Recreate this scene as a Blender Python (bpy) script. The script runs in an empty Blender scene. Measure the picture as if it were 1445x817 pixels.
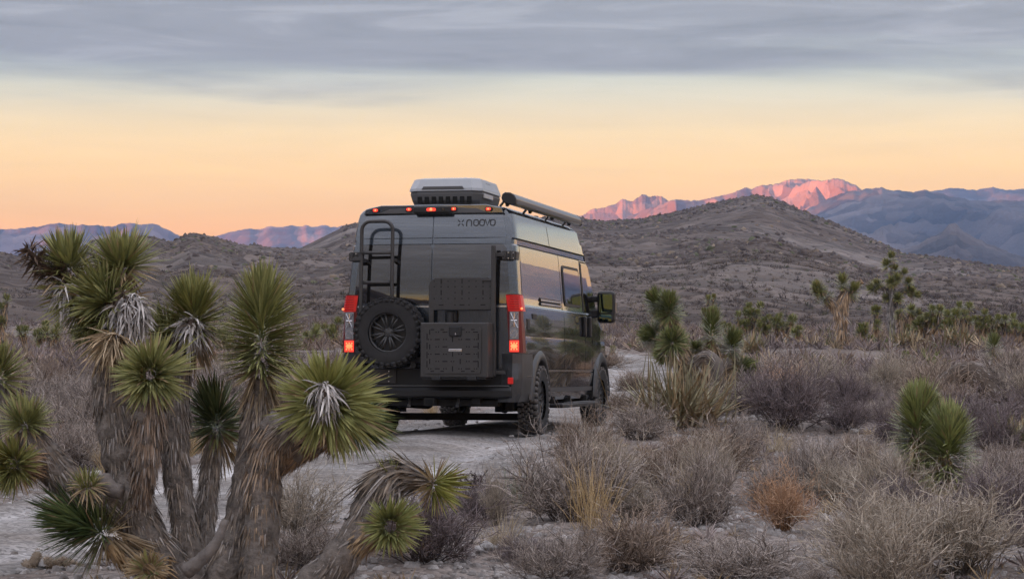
import bpy, bmesh, math, numpy as np
from mathutils import Vector, Matrix
R = math.radians
S = bpy.context.scene
COL = S.collection
F = 3500.0                      # focal length in photo pixels (1445 wide)
PIT = math.atan((500 - 408.5) / F)
EYE = 1.5
# ------------------------------------------------------------------ camera
cam = bpy.data.objects.new('camera', bpy.data.cameras.new('camera')); COL.objects.link(cam)
cam.location = (0, 0, EYE); cam.rotation_euler = (R(90) + PIT, 0, 0)
cam.data.sensor_width = 36; cam.data.lens = F / 1445 * 36
cam.data.clip_start = 0.1; cam.data.clip_end = 40000
cam.data.dof.use_dof = True; cam.data.dof.focus_distance = 25; cam.data.dof.aperture_fstop = 16
S.camera = cam
# ------------------------------------------------------------------ light
SUN_EL, SUN_AZ = R(3.0), math.atan2(-0.90, -0.42)        # azimuth of the sun, clockwise from +Y
def lin(r, g, b):
    f = lambda c: c / 12.92 if c <= .04045 else ((c + .055) / 1.055) ** 2.4
    return (f(r / 255), f(g / 255), f(b / 255), 1)
w = bpy.data.worlds.new('World'); S.world = w; w.use_nodes = True
nt = w.node_tree; nt.nodes.clear()
def N(t, **k):
    n = nt.nodes.new(t)
    for a, b in k.items(): setattr(n, a, b)
    return n
def LK(a, b): nt.links.new(a, b)
out = N('ShaderNodeOutputWorld'); bg = N('ShaderNodeBackground'); LK(bg.outputs[0], out.inputs[0])
tc = N('ShaderNodeTexCoord'); sep = N('ShaderNodeSeparateXYZ'); LK(tc.outputs['Generated'], sep.inputs[0])
mr = N('ShaderNodeMapRange'); mr.inputs['From Max'].default_value = .25; LK(sep.outputs['Z'], mr.inputs['Value'])
def ramp(src, stops, interp='EASE'):
    n = N('ShaderNodeValToRGB'); n.color_ramp.interpolation = interp
    e = n.color_ramp.elements
    while len(e) < len(stops): e.new(.5)
    for x, (p, c) in zip(e, stops): x.position = p; x.color = c
    LK(src, n.inputs[0]); return n
def lk2(r, g, b, k): c = lin(r, g, b); return (c[0] * k, c[1] * k, c[2] * k, 1)
clear = ramp(mr.outputs[0], [(0, lk2(250, 148, 40, 1.75)), (.19, lk2(255, 168, 30, 1.68)), (.24, lk2(255, 184, 62, 1.58)), (.30, lk2(255, 199, 102, 1.43)), (.355, lk2(248, 208, 136, 1.27)),
                             (.41, lk2(228, 211, 172, 1.12)), (.46, lk2(203, 207, 190, 1.0)), (.6, lk2(165, 176, 190, 1.05)), (1, lk2(128, 148, 182, 1.1))], 'LINEAR')
mp = N('ShaderNodeMapping'); mp.inputs['Scale'].default_value = (4, 4, 48); LK(tc.outputs['Generated'], mp.inputs[0])
nz = N('ShaderNodeTexNoise'); nz.inputs['Scale'].default_value = 1; nz.inputs['Detail'].default_value = 9; nz.inputs['Roughness'].default_value = .52; nz.inputs['Distortion'].default_value = .4
LK(mp.outputs[0], nz.inputs['Vector'])
nsh = N('ShaderNodeMath', operation='MULTIPLY_ADD'); LK(nz.outputs['Fac'], nsh.inputs[0]); nsh.inputs[1].default_value = .062; LK(sep.outputs['Z'], nsh.inputs[2])
cm = N('ShaderNodeMapRange', interpolation_type='SMOOTHSTEP'); LK(nsh.outputs[0], cm.inputs['Value'])
cm.inputs['From Min'].default_value = .132; cm.inputs['From Max'].default_value = .158
mp2 = N('ShaderNodeMapping'); mp2.inputs['Scale'].default_value = (9, 9, 90); mp2.inputs['Location'].default_value = (3, 1, 7); LK(tc.outputs['Generated'], mp2.inputs[0])
nz2 = N('ShaderNodeTexNoise'); nz2.inputs['Scale'].default_value = 1; nz2.inputs['Detail'].default_value = 9; nz2.inputs['Roughness'].default_value = .6; nz2.inputs['Distortion'].default_value = .6; LK(mp2.outputs[0], nz2.inputs['Vector'])
cc = ramp(nz2.outputs['Fac'], [(.3, lk2(138, 137, 145, .80)), (.5, lk2(154, 152, 160, .80)), (.62, lk2(171, 169, 176, .82)), (.75, lk2(183, 186, 194, .84))])
mx = N('ShaderNodeMix', data_type='RGBA'); LK(cm.outputs[0], mx.inputs[0]); LK(clear.outputs[0], mx.inputs[6]); LK(cc.outputs[0], mx.inputs[7])
sky = N('ShaderNodeTexSky', sky_type='NISHITA'); sky.sun_disc = False; sky.sun_elevation = SUN_EL; sky.sun_rotation = SUN_AZ
ad = N('ShaderNodeMix', data_type='RGBA', blend_type='ADD'); ad.inputs[0].default_value = .06
hi = N('ShaderNodeMapRange', interpolation_type='SMOOTHSTEP'); LK(sep.outputs['Z'], hi.inputs['Value']); hi.inputs['From Min'].default_value = .14; hi.inputs['From Max'].default_value = .6; hi.inputs['To Min'].default_value = 1; hi.inputs['To Max'].default_value = 4.2  # brightens the sky above the frame to lift the ambient light
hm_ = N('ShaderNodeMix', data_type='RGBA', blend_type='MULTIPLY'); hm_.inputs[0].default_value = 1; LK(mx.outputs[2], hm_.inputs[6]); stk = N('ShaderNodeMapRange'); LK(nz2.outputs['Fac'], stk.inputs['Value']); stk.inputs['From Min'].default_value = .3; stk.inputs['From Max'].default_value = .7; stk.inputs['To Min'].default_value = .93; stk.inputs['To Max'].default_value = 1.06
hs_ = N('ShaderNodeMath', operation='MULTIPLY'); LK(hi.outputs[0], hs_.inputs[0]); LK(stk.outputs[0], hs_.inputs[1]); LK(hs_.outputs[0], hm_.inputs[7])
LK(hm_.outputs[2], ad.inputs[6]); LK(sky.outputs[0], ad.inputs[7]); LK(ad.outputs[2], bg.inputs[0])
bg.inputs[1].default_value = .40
sl = bpy.data.lights.new('sun', 'SUN'); sl.energy = 5.0; sl.angle = R(.5); sl.color = (1, .34, .13)
so = bpy.data.objects.new('sun', sl); COL.objects.link(so)
sdir = Vector((math.sin(SUN_AZ) * math.cos(SUN_EL), math.cos(SUN_AZ) * math.cos(SUN_EL), math.sin(SUN_EL)))
so.rotation_euler = sdir.to_track_quat('Z', 'Y').to_euler()
S.view_settings.view_transform = 'Standard'; S.view_settings.look = 'None'; S.view_settings.exposure = 1.6; S.view_settings.gamma = 1
S.cycles.use_denoising = True; S.cycles.denoising_prefilter = 'NONE'
S.cycles.max_bounces = 6; S.cycles.diffuse_bounces = 3; S.cycles.glossy_bounces = 3; S.cycles.volume_bounces = 0; S.cycles.transparent_max_bounces = 6
S.cycles.sample_clamp_indirect = 4
# ------------------------------------------------------------------ helpers
rng = np.random.default_rng(7)
def hash2(ix, iy, seed):
    h = (ix.astype(np.int64) * 374761393 + iy.astype(np.int64) * 668265263 + seed * 974634777) & 0xFFFFFFFF
    h = ((h ^ (h >> 13)) * 1274126177) & 0xFFFFFFFF
    return ((h ^ (h >> 16)) & 0xFFFFFF) / float(0xFFFFFF)
def vn(x, y, seed=0):
    x = np.asarray(x, float); y = np.asarray(y, float)
    ix = np.floor(x); iy = np.floor(y); fx = x - ix; fy = y - iy
    fx = fx * fx * fx * (fx * (fx * 6 - 15) + 10); fy = fy * fy * fy * (fy * (fy * 6 - 15) + 10)
    a = hash2(ix, iy, seed); b = hash2(ix + 1, iy, seed); c = hash2(ix, iy + 1, seed); d = hash2(ix + 1, iy + 1, seed)
    return (a + (b - a) * fx) * (1 - fy) + (c + (d - c) * fx) * fy - .5
def fbm(x, y, o=5, seed=0, g=.5):
    s = 0; a = 1
    for k in range(o):
        s = s + a * vn(np.asarray(x) * 2 ** k + 17.3 * k, np.asarray(y) * 2 ** k - 9.1 * k, seed + k); a *= g
    return s
def ridged(x, y, o=5, seed=0, g=.5):
    s = 0; a = 1
    for k in range(o):
        s = s + a * (1 - 4 * np.abs(vn(np.asarray(x) * 2 ** k + 5.7 * k, np.asarray(y) * 2 ** k + 3.3 * k, seed + k)) ); a *= g
    return s
def sst(a, b, x):
    t = np.clip((np.asarray(x, float) - a) / (b - a), 0, 1); return t * t * (3 - 2 * t)
def P(px, py, D):
    u = (px - 722.5) / F; v = -(py - 408.5) / F
    c, s = math.cos(PIT), math.sin(PIT)
    k = D / (c - v * s)
    return np.array((u * k, D, EYE + (s + v * c) * k))
class Acc:
    def __init__(s): s.v = []; s.q = []; s.t = []; s.c = []; s.n = 0
    def add(s, v, q=None, t=None, c=None):
        v = np.asarray(v, float).reshape(-1, 3)
        if q is not None and len(q): s.q.append(np.asarray(q, np.int64).reshape(-1, 4) + s.n)
        if t is not None and len(t): s.t.append(np.asarray(t, np.int64).reshape(-1, 3) + s.n)
        if c is None: c = (.5, .5, .5)
        c = np.asarray(c, float)
        if c.ndim == 1: c = np.tile(c, (len(v), 1))
        s.c.append(c); s.v.append(v); s.n += len(v)
    def mesh(s, name, smooth=False):
        v = np.concatenate(s.v); c = np.concatenate(s.c)
        q = np.concatenate(s.q) if s.q else np.zeros((0, 4), int); t = np.concatenate(s.t) if s.t else np.zeros((0, 3), int)
        me = bpy.data.meshes.new(name)
        me.vertices.add(len(v)); me.vertices.foreach_set('co', v.astype(np.float32).ravel())
        li = np.concatenate([q.ravel(), t.ravel()]).astype(np.int32)
        me.loops.add(len(li)); me.loops.foreach_set('vertex_index', li)
        nq, n3 = len(q), len(t)
        ls = np.concatenate([np.arange(nq) * 4, nq * 4 + np.arange(n3) * 3]).astype(np.int32)
        me.polygons.add(nq + n3); me.polygons.foreach_set('loop_start', ls)
        if smooth: me.polygons.foreach_set('use_smooth', np.ones(nq + n3, bool))
        me.update(calc_edges=True)
        ca = me.color_attributes.new('Col', 'FLOAT_COLOR', 'POINT')
        ca.data.foreach_set('color', np.c_[c, np.ones(len(c))].astype(np.float32).ravel())
        return me
def tag(o, label=None, cat=None, group=None, kind=None):
    if label: o['label'] = label
    if cat: o['category'] = cat
    if group: o['group'] = group
    if kind: o['kind'] = kind
    return o
def link(name, me, m=None, parent=None, loc=None):
    o = bpy.data.objects.new(name, me); COL.objects.link(o)
    if m is not None and me is not None and not me.materials: me.materials.append(m)
    if parent is not None: o.parent = parent
    if loc is not None: o.location = loc
    return o
def nrm(a): return a / np.maximum(np.linalg.norm(a, axis=-1, keepdims=True), 1e-9)
def rdir(n, r):
    a = r.normal(size=(n, 3)); return nrm(a)
def blades(acc, base, d, L, W, col, r, bend=None, detail=True, fold=.3, ref=None, tipcol=None):
    """tapered leaf blades from base along d; col (N,3)"""
    n = len(base); d = nrm(d); L = np.broadcast_to(L, n)[:, None]; W = np.broadcast_to(W, n)[:, None]
    if ref is None: ref = rdir(n, r)
    sd = nrm(np.cross(d, ref)); up = np.cross(sd, d)
    if bend is None: bend = np.zeros((n, 3))
    st = ((0, .7), (.3, 1), (.72, .62)) if detail else ((0, .7), (.5, 1))
    vs = []; cs = []
    if tipcol is None: tipcol = col
    for t, ww in st:
        p = base + d * L * t + bend * t * t
        if detail: vs += [p - sd * W * ww * .5 , p - up * W * ww * fold, p + sd * W * ww * .5]; cs += [col + (tipcol - col) * t] * 3
        else: vs += [p - sd * W * ww * .5, p + sd * W * ww * .5]; cs += [col + (tipcol - col) * t] * 2
    vs.append(base + d * L + bend); cs.append(tipcol)
    k = len(vs); V = np.stack(vs, 1).reshape(-1, 3); C = np.stack(cs, 1).reshape(-1, 3)
    o = (np.arange(n) * k)[:, None]
    if detail:
        q = [[0, 1, 4, 3], [1, 2, 5, 4], [3, 4, 7, 6], [4, 5, 8, 7]]; t = [[6, 7, 9], [7, 8, 9]]
    else:
        q = [[0, 1, 3, 2]]; t = [[2, 3, 4]]
    Q = np.concatenate([o + np.array(a)[None] for a in q]); T = np.concatenate([o + np.array(a)[None] for a in t])
    acc.add(V, Q, T, C)
def frames(pts):
    pts = np.asarray(pts, float); tg = np.gradient(pts, axis=0); tg = nrm(tg)
    a = np.cross(tg[0], (0, 0, 1)); 
    if np.linalg.norm(a) < .1: a = np.cross(tg[0], (1, 0, 0))
    a = a / np.linalg.norm(a); A = []
    for t in tg:
        a = a - t * np.dot(a, t); a = a / np.linalg.norm(a); A.append(a)
    A = np.array(A); return tg, A, np.cross(tg, A)
def tube(acc, pts, rad, n=10, col=(.2, .2, .2), cap=True, rough=0):
    pts = np.asarray(pts, float); rad = np.broadcast_to(rad, len(pts)); tg, A, B = frames(pts)
    an = np.linspace(0, 2 * np.pi, n, endpoint=False)
    V = pts[:, None] + (A[:, None] * np.cos(an)[None, :, None] + B[:, None] * np.sin(an)[None, :, None]) * rad[:, None, None]
    if rough: V = pts[:, None] + (V - pts[:, None]) * (1 + rough * (fbm(np.cos(an)[None] * 2.6 + np.arange(len(pts))[:, None] * .22, np.sin(an)[None] * 2.6 + rad[:, None] * 99, 4, 8) + .5 * vn(an[None] * 5 + 0 * rad[:, None], np.arange(len(pts))[:, None] * .5, 3)))[..., None]
    m = len(pts); i = np.arange(m - 1)[:, None] * n; j = np.arange(n)[None]; j2 = (j + 1) % n
    Q = np.stack([i + j, i + j2, i + n + j2, i + n + j], -1).reshape(-1, 4)
    V = V.reshape(-1, 3); T = []
    if cap:
        V = np.concatenate([V, pts[:1], pts[-1:]]); a, b = m * n, m * n + 1
        T = [[a, (k + 1) % n, k] for k in range(n)] + [[b, (m - 1) * n + k, (m - 1) * n + (k + 1) % n] for k in range(n)]
    acc.add(V, Q, T, col)
def spline(pts, n):
    """Catmull-Rom through pts (any width)"""
    p = np.asarray(pts, float); p = np.vstack([2 * p[0] - p[1], p, 2 * p[-1] - p[-2]]); o = []
    m = len(p) - 3
    for s in np.linspace(0, m - 1e-6, n):
        i = int(s); t = s - i; a, b, c, d = p[i:i + 4]
        o.append(.5 * (2 * b + (c - a) * t + (2 * a - 5 * b + 4 * c - d) * t * t + (3 * b - a - 3 * c + d) * t ** 3))
    return np.array(o)
# ------------------------------------------------------------------ materials
def mat(name, col=(.5, .5, .5), rough=.6, metal=0, coat=0, attr=False, var=0, vscale=8, bump=0, bscale=40, spec=.5, emit=None, estr=0, crough=.03, sub=0, bdist=.02, cior=1.5):
    m = bpy.data.materials.new(name); m.use_nodes = True; t = m.node_tree; b = t.nodes['Principled BSDF']
    nd = t.nodes.new; lk = t.links.new
    b.inputs['Roughness'].default_value = rough; b.inputs['Metallic'].default_value = metal
    b.inputs['Coat Weight'].default_value = coat; b.inputs['Coat Roughness'].default_value = crough; b.inputs['Coat IOR'].default_value = cior; b.inputs['Specular IOR Level'].default_value = spec
    tcn = nd('ShaderNodeTexCoord'); src = None
    if attr:
        a = nd('ShaderNodeAttribute'); a.attribute_name = 'Col'; src = a.outputs['Color']
    if var:
        n1 = nd('ShaderNodeTexNoise'); n1.inputs['Scale'].default_value = vscale; n1.inputs['Detail'].default_value = 6; n1.inputs['Roughness'].default_value = .65
        lk(tcn.outputs['Object'], n1.inputs['Vector'])
        mrn = nd('ShaderNodeMapRange'); mrn.inputs['From Min'].default_value = .3; mrn.inputs['From Max'].default_value = .7
        mrn.inputs['To Min'].default_value = 1 - var; mrn.inputs['To Max'].default_value = 1 + var; lk(n1.outputs['Fac'], mrn.inputs['Value'])
        mm = nd('ShaderNodeMix'); mm.data_type = 'RGBA'; mm.blend_type = 'MULTIPLY'; mm.inputs[0].default_value = 1
        if src is not None: lk(src, mm.inputs[6])
        else: mm.inputs[6].default_value = (*col, 1)
        lk(mrn.outputs[0], mm.inputs[7]); src = mm.outputs[2]
    if src is not None: lk(src, b.inputs['Base Color'])
    else: b.inputs['Base Color'].default_value = (*col, 1)
    if bump:
        n2 = nd('ShaderNodeTexNoise'); n2.inputs['Scale'].default_value = bscale; n2.inputs['Detail'].default_value = 8
        lk(tcn.outputs['Object'], n2.inputs['Vector'])
        bp = nd('ShaderNodeBump'); bp.inputs['Strength'].default_value = bump; bp.inputs['Distance'].default_value = bdist; lk(n2.outputs['Fac'], bp.inputs['Height']); lk(bp.outputs[0], b.inputs['Normal'])
    if emit: b.inputs['Emission Color'].default_value = (*emit, 1); b.inputs['Emission Strength'].default_value = estr
    return m
def ground_mat(name, cols, s1, s2, pebble, bump, worn=False):
    """gravelly soil: two noises mix three colours, voronoi cells give each pebble its own tone"""
    m = bpy.data.materials.new(name); m.use_nodes = True; t = m.node_tree; b = t.nodes['Principled BSDF']; nd = t.nodes.new; lk = t.links.new
    b.inputs['Roughness'].default_value = .95; b.inputs['Specular IOR Level'].default_value = .15
    tcn = nd('ShaderNodeTexCoord')
    def noise(s, d=7, r=.6):
        n = nd('ShaderNodeTexNoise'); n.inputs['Scale'].default_value = s; n.inputs['Detail'].default_value = d; n.inputs['Roughness'].default_value = r; lk(tcn.outputs['Object'], n.inputs['Vector']); return n
    a = noise(s1); r1 = nd('ShaderNodeValToRGB'); e = r1.color_ramp.elements
    e[0].position = .36; e[0].color = (*cols[0], 1); e[1].position = .64; e[1].color = (*cols[2], 1); x = e.new(.5); x.color = (*cols[1], 1)
    lk(a.outputs['Fac'], r1.inputs[0])
    vo = nd('ShaderNodeTexVoronoi'); vo.inputs['Scale'].default_value = pebble; lk(tcn.outputs['Object'], vo.inputs['Vector'])
    hs = nd('ShaderNodeSeparateColor'); lk(vo.outputs['Color'], hs.inputs[0])
    mrn = nd('ShaderNodeMapRange'); mrn.inputs['To Min'].default_value = .62; mrn.inputs['To Max'].default_value = 1.38; lk(hs.outputs[0], mrn.inputs['Value'])
    mm = nd('ShaderNodeMix'); mm.data_type = 'RGBA'; mm.blend_type = 'MULTIPLY'; mm.inputs[0].default_value = 1; lk(r1.outputs[0], mm.inputs[6]); lk(mrn.outputs[0], mm.inputs[7])
    n3 = noise(s2, 5); mr2 = nd('ShaderNodeMapRange'); mr2.inputs['From Min'].default_value = .3; mr2.inputs['From Max'].default_value = .7; mr2.inputs['To Min'].default_value = .72; mr2.inputs['To Max'].default_value = 1.25; lk(n3.outputs['Fac'], mr2.inputs['Value'])
    m3 = nd('ShaderNodeMix'); m3.data_type = 'RGBA'; m3.blend_type = 'MULTIPLY'; m3.inputs[0].default_value = 1; lk(mm.outputs[2], m3.inputs[6]); lk(mr2.outputs[0], m3.inputs[7])
    fin = m3.outputs[2]
    if worn:
        at = nd('ShaderNodeAttribute'); at.attribute_name = 'Col'; m4 = nd('ShaderNodeMix'); m4.data_type = 'RGBA'; m4.blend_type = 'MULTIPLY'; m4.inputs[0].default_value = 1; lk(fin, m4.inputs[6]); lk(at.outputs['Color'], m4.inputs[7]); fin = m4.outputs[2]
    lk(fin, b.inputs['Base Color'])
    mh = nd('ShaderNodeMath'); mh.operation = 'MULTIPLY_ADD'; lk(vo.outputs['Distance'], mh.inputs[0]); mh.inputs[1].default_value = -.8; lk(noise(pebble * .6, 6).outputs['Fac'], mh.inputs[2])
    bp = nd('ShaderNodeBump'); bp.inputs['Strength'].default_value = bump; bp.inputs['Distance'].default_value = .6 / pebble; lk(mh.outputs[0], bp.inputs['Height']); lk(bp.outputs[0], b.inputs['Normal'])
    return m
M_GROUND = ground_mat('desert_soil', [(.125, .10, .084), (.185, .155, .136), (.27, .24, .22)], .7, .12, 26, .8)
M_ROAD = ground_mat('dirt_road', [(.215, .195, .178), (.265, .25, .238), (.32, .312, .306)], 1.1, .3, 30, .6, True)
M_HILL = ground_mat('hill_soil', [(.068, .050, .040), (.105, .083, .070), (.165, .142, .128)], .012, .05, .35, .9)
M_FAR = ground_mat('far_rock', [(.075, .06, .055), (.11, .09, .08), (.15, .12, .11)], .004, .0016, .02, .7)
M_MAUVE = ground_mat('haze_tinted_rock', [(.16, .105, .085), (.22, .145, .118), (.28, .19, .158)], .004, .0016, .02, .7)  # left ranges: warm haze tint put into the rock colour
M_PINK = ground_mat('sunlit_pink_rock', [(.25, .14, .09), (.34, .20, .135), (.42, .26, .185)], .004, .0016, .02, .9)  # sunlit ranges: pink evening light put into the rock colour
M_LEAF = mat('yucca_leaf', rough=.5, attr=True, var=.12, vscale=30, spec=.35)
M_THATCH = mat('dead_leaf', rough=.9, attr=True, var=.2, vscale=25, spec=.15)
M_BARK = mat('joshua_bark', col=(.175, .152, .132), rough=.95, var=.5, vscale=16, bump=1, bscale=34)
M_WOOD = mat('bare_wood', col=(.165, .145, .13), rough=.85, var=.35, vscale=14, bump=.6, bscale=30)
M_TWIG = mat('dry_twig', rough=.95, attr=True, spec=.1)
M_STONE = mat('stone', rough=.9, attr=True, var=.25, vscale=30, bump=.5, bscale=60)
# ------------------------------------------------------------------ terrain
ZY = np.array([-4000, -300, -60, 0, 8, 13, 16, 20, 24, 28.4, 34, 40, 60, 90, 120, 150, 220, 400, 900, 9000], float)
ZZ = np.array([-6, -5, -1.6, -.25, 0, .15, .25, .38, .5, .6, .74, .87, 1.22, 1.78, 2.5, 3.2, 3.2, 1, -4, -6], float)
RC = spline([(-14, 7), (-9, 11.5), (-5.2, 14.6), (-3.5, 16.9), (-2.3, 19.7), (-1.5, 23), (-.89, 27.4), (.2, 33.3), (1.5, 39), (2.7, 46), (3.3, 54), (3.3, 63), (2.4, 75), (1, 92)], 260)
RZY = np.array([-20, 7, 14, 17, 20, 24, 26, 28.2, 32.2, 36, 40, 47, 55, 70, 95], float)
RZZ = np.array([-.5, -.1, .18, .27, .37, .5, .57, .605, .577, .62, .74, .95, 1.13, 1.38, 1.9], float)
def road_dist(x, y):
    x = np.asarray(x, float); y = np.asarray(y, float); out = np.full(x.shape, 99.); f = (y > -20) & (y < 110) & (np.abs(x) < 80)
    if f.any():
        xs, ys = x[f], y[f]; o = np.full(xs.shape, 99.)
        for a in range(0, len(xs), 20000):
            o[a:a + 20000] = np.sqrt(((xs[a:a + 20000, None] - RC[None, :, 0]) ** 2 + (ys[a:a + 20000, None] - RC[None, :, 1]) ** 2).min(1))
        out[f] = o
    return out
def hbase(x, y, d):
    z = np.interp(y, ZY, ZZ)
    wgt = 1 - sst(1.7, 3.4, d)
    rough = fbm(x * .33, y * .33, 4, 3) * .22 + fbm(x * .05, y * .05, 3, 9) * .5 * sst(25, 70, np.abs(y)) + fbm(x * 1.7, y * 1.7, 3, 21) * .05
    return (z + rough) * (1 - wgt) + np.interp(y, RZY, RZZ) * wgt + wgt * fbm(x * 1.2, y * 1.2, 3, 33) * .018
def height(x, y):
    x = np.asarray(x, float); y = np.asarray(y, float); d = road_dist(x, y)
    return hbase(x, y, d) - .04 * (1 - sst(1.25, 1.8, d))
def axis(segs):
    o = [segs[0][0]]
    for a, b, st in segs:
        n = max(1, int(round((b - a) / st))); o += list(np.linspace(a, b, n + 1)[1:])
    return np.array(o)
def geo(a, b, n): return list(np.geomspace(a, b, n))
xs = np.array([-v for v in geo(14, 5500, 34)][::-1] + list(np.linspace(-13.8, 13.8, 200)) + geo(14, 5500, 34))
ys = np.array([-v for v in geo(2, 3400, 26)][::-1] + list(np.linspace(0, 11, 16)) + list(np.linspace(11.3, 42, 220)) + geo(42.4, 150, 90) + geo(158, 9000, 36))
gx, gy = np.meshgrid(xs, ys)
gz = height(gx.ravel(), gy.ravel())
def gridmesh(name, V, ny, nx, col=(.5, .5, .5), smooth=True):
    a = Acc(); i = np.arange(ny - 1)[:, None] * nx; j = np.arange(nx - 1)[None]
    a.add(V, np.stack([i + j, i + j + 1, i + nx + j + 1, i + nx + j], -1).reshape(-1, 4), None, col)
    return a.mesh(name, smooth)
tag(link('ground', gridmesh('ground', np.c_[gx.ravel(), gy.ravel(), gz], len(ys), len(xs)), M_GROUND), kind='structure')
# road strip
tgr = nrm(np.gradient(RC, axis=0)); nr = np.c_[tgr[:, 1], -tgr[:, 0]]
RS = spline(RC[::4], 420); tgr = nrm(np.gradient(RS, axis=0)); nr = np.c_[tgr[:, 1], -tgr[:, 0]]
off = np.linspace(-1.9, 1.9, 33); V = []; CR = []
sl_ = np.arange(420) * .3
for k, o in enumerate(off):
    p = RS + nr * o; d = np.abs(np.full(len(p), o))
    z = hbase(p[:, 0], p[:, 1], road_dist(p[:, 0], p[:, 1])) + .006
    edge = 1.5 + .22 * vn(sl_ * .5, sl_ * 0 + (3 if o > 0 else 8), 5) + .16 * vn(sl_ * 2.1, sl_ * 0 + (3 if o > 0 else 8), 6)
    z = z - .10 * sst(edge - .12, edge + .3, d) - .045 * np.exp(-((np.abs(o) - .88) / .22) ** 2) + .03 * np.exp(-(o / .4) ** 2) + fbm(p[:, 0] * 3, p[:, 1] * 3, 3, 77) * .014
    V.append(np.c_[p, z]); tr_ = np.exp(-((np.abs(o) - .88 + .12 * vn(sl_ * .3, sl_ * 0 + o * 0, 12)) / .26) ** 2); g = .80 + .42 * tr_ + .3 * fbm(p[:, 0] * 1.6, p[:, 1] * 1.6, 3, 19); CR.append(np.c_[g, g * (.985 + .03 * tr_), g * (.96 + .07 * tr_)])
V = np.stack(V, 1).reshape(-1, 3)
tag(link('road', gridmesh('road', V, 420, 33, np.stack(CR, 1).reshape(-1, 3)), M_ROAD), kind='structure')
def ground_px(px, py):
    """where the view ray through photo pixel (px,py) meets the ground"""
    D = np.geomspace(9, 170, 900); pts = np.array([P(px, py, d) for d in D]); h = height(pts[:, 0], pts[:, 1])
    k = np.argmax(pts[:, 2] < h)
    if pts[k, 2] >= h[k]: k = len(D) - 1
    return np.array((pts[k, 0], pts[k, 1], h[k]))
def proj(x, y, z):
    c, s = math.cos(PIT), math.sin(PIT); zz = np.asarray(z) - EYE
    dd = y * c + zz * s; vv = -y * s + zz * c
    return 722.5 + F * np.asarray(x) / dd, 408.5 - F * vv / dd
# ------------------------------------------------------------------ hills and mountains
def range_mesh(name, sil, D0, D1, z0, m, px0, px1, npx, nt, amp, nsc, power=1.3, back=.3, rid=False, seed=0, topn=.25, kind_name=None):
    sil = np.array(sil, float); px = np.linspace(px0, px1, npx)
    zr = EYE + (500 - np.interp(px, sil[:, 0], sil[:, 1])) / F * D1
    if rid: zr = zr + (fbm(px / 9., px * 0 + seed, 5, seed + 3, .65) * 2.4 - .8) / F * D1
    t = np.r_[np.linspace(0, 1, nt), np.linspace(1, 1 + back, max(6, nt // 6))[1:]]
    T, PX = np.meshgrid(t, px, indexing='ij'); ZR = np.tile(zr, (len(t), 1))
    D = D0 + (D1 - D0) * T; X = (PX - 722.5) / F * D
    H = ZR - z0
    base = np.where(T <= 1, T ** power, np.maximum(0, 1 - ((T - 1) / back) ** 1.4 * .8))
    env = np.clip(np.sin(np.pi * np.clip(T, 0, 1)) ** .7, 0, 1) + topn * sst(.5, 1, T)
    nzv = (ridged((X + .45 * D) * nsc, (D - .3 * X) * nsc * .85, 6, seed, .48) - .6) if rid else fbm(X * nsc, D * nsc, 6, seed, .55)
    Z = z0 + H * base + amp * nzv * env * np.minimum(1, H / np.max(np.abs(H)) + .2)
    lim = EYE + (ZR - EYE) / D1 * D; g_ = np.maximum(lim - Z, -60) / (H * .02 + .3); Zc = lim - (H * .02 + .3) * np.log1p(np.exp(np.minimum(g_, 30)))
    Zc = np.where(g_ > 30, Z, Zc); k_ = sst(.0, .06, 1 - np.clip(T, 0, 1)); Z = np.where(T < 1, Zc * k_ + np.minimum(Z, lim) * (1 - k_), np.minimum(Z, lim))
    V = np.c_[X.ravel(), D.ravel(), Z.ravel()]
    o = tag(link(name, gridmesh(name, V, len(t), npx), m), kind='structure')
    def at(pxv, tv):
        fi = np.interp(tv, t, np.arange(len(t))); fj = (pxv - px0) / (px1 - px0) * (npx - 1)
        i = np.clip(fi.astype(int), 0, len(t) - 2); j = np.clip(fj.astype(int), 0, npx - 2); a = fi - i; b = fj - j
        G = V.reshape(len(t), npx, 3)
        return G[i, j] * ((1 - a) * (1 - b))[:, None] + G[i + 1, j] * (a * (1 - b))[:, None] + G[i, j + 1] * ((1 - a) * b)[:, None] + G[i + 1, j + 1] * (a * b)[:, None]
    return o, at
SIL_BIG = [(200, 430), (330, 385), (420, 352), (450, 337), (493, 316), (560, 305), (640, 303), (720, 306), (820, 308), (850, 312), (900, 310), (950, 300), (1000, 288), (1040, 280), (1065, 275), (1090, 279), (1120, 292),
           (1160, 308), (1200, 324), (1250, 345), (1275, 358), (1300, 360), (1330, 362), (1370, 368), (1400, 374), (1445, 378), (1550, 392), (1700, 400), (2000, 385), (2400, 400), (3200, 410)]
SIL_LEFT = [(-1400, 380), (-600, 360), (-200, 340), (-60, 346), (0, 351), (25, 359), (70, 359), (118, 346), (131, 338), (165, 335), (204, 332), (221, 335), (239, 342), (256, 335), (273, 328), (287, 331), (311, 337), (332, 344), (380, 349),
            (419, 350), (460, 351), (520, 356), (620, 366), (760, 376), (850, 384), (950, 400), (1100, 425)]
_, at_big = range_mesh('hill', SIL_BIG, 135, 640, 2.2, M_HILL, 200, 3200, 640, 130, 5, 1 / 60., 1.15, seed=11)
_, at_left = range_mesh('hill', SIL_LEFT, 128, 430, 2.0, M_HILL, -1400, 1100, 560, 120, 3.5, 1 / 45., 1.15, seed=31)
SIL_L1 = [(-900, 345), (-500, 300), (-200, 318), (0, 321), (26, 322), (41, 319), (60, 316), (83, 313.5), (114, 316), (138, 315.6), (156, 317), (168, 314), (180, 312), (197, 314.6), (221, 315), (235, 321.5), (256, 333.6), (290, 350), (360, 380), (450, 420)]
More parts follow.
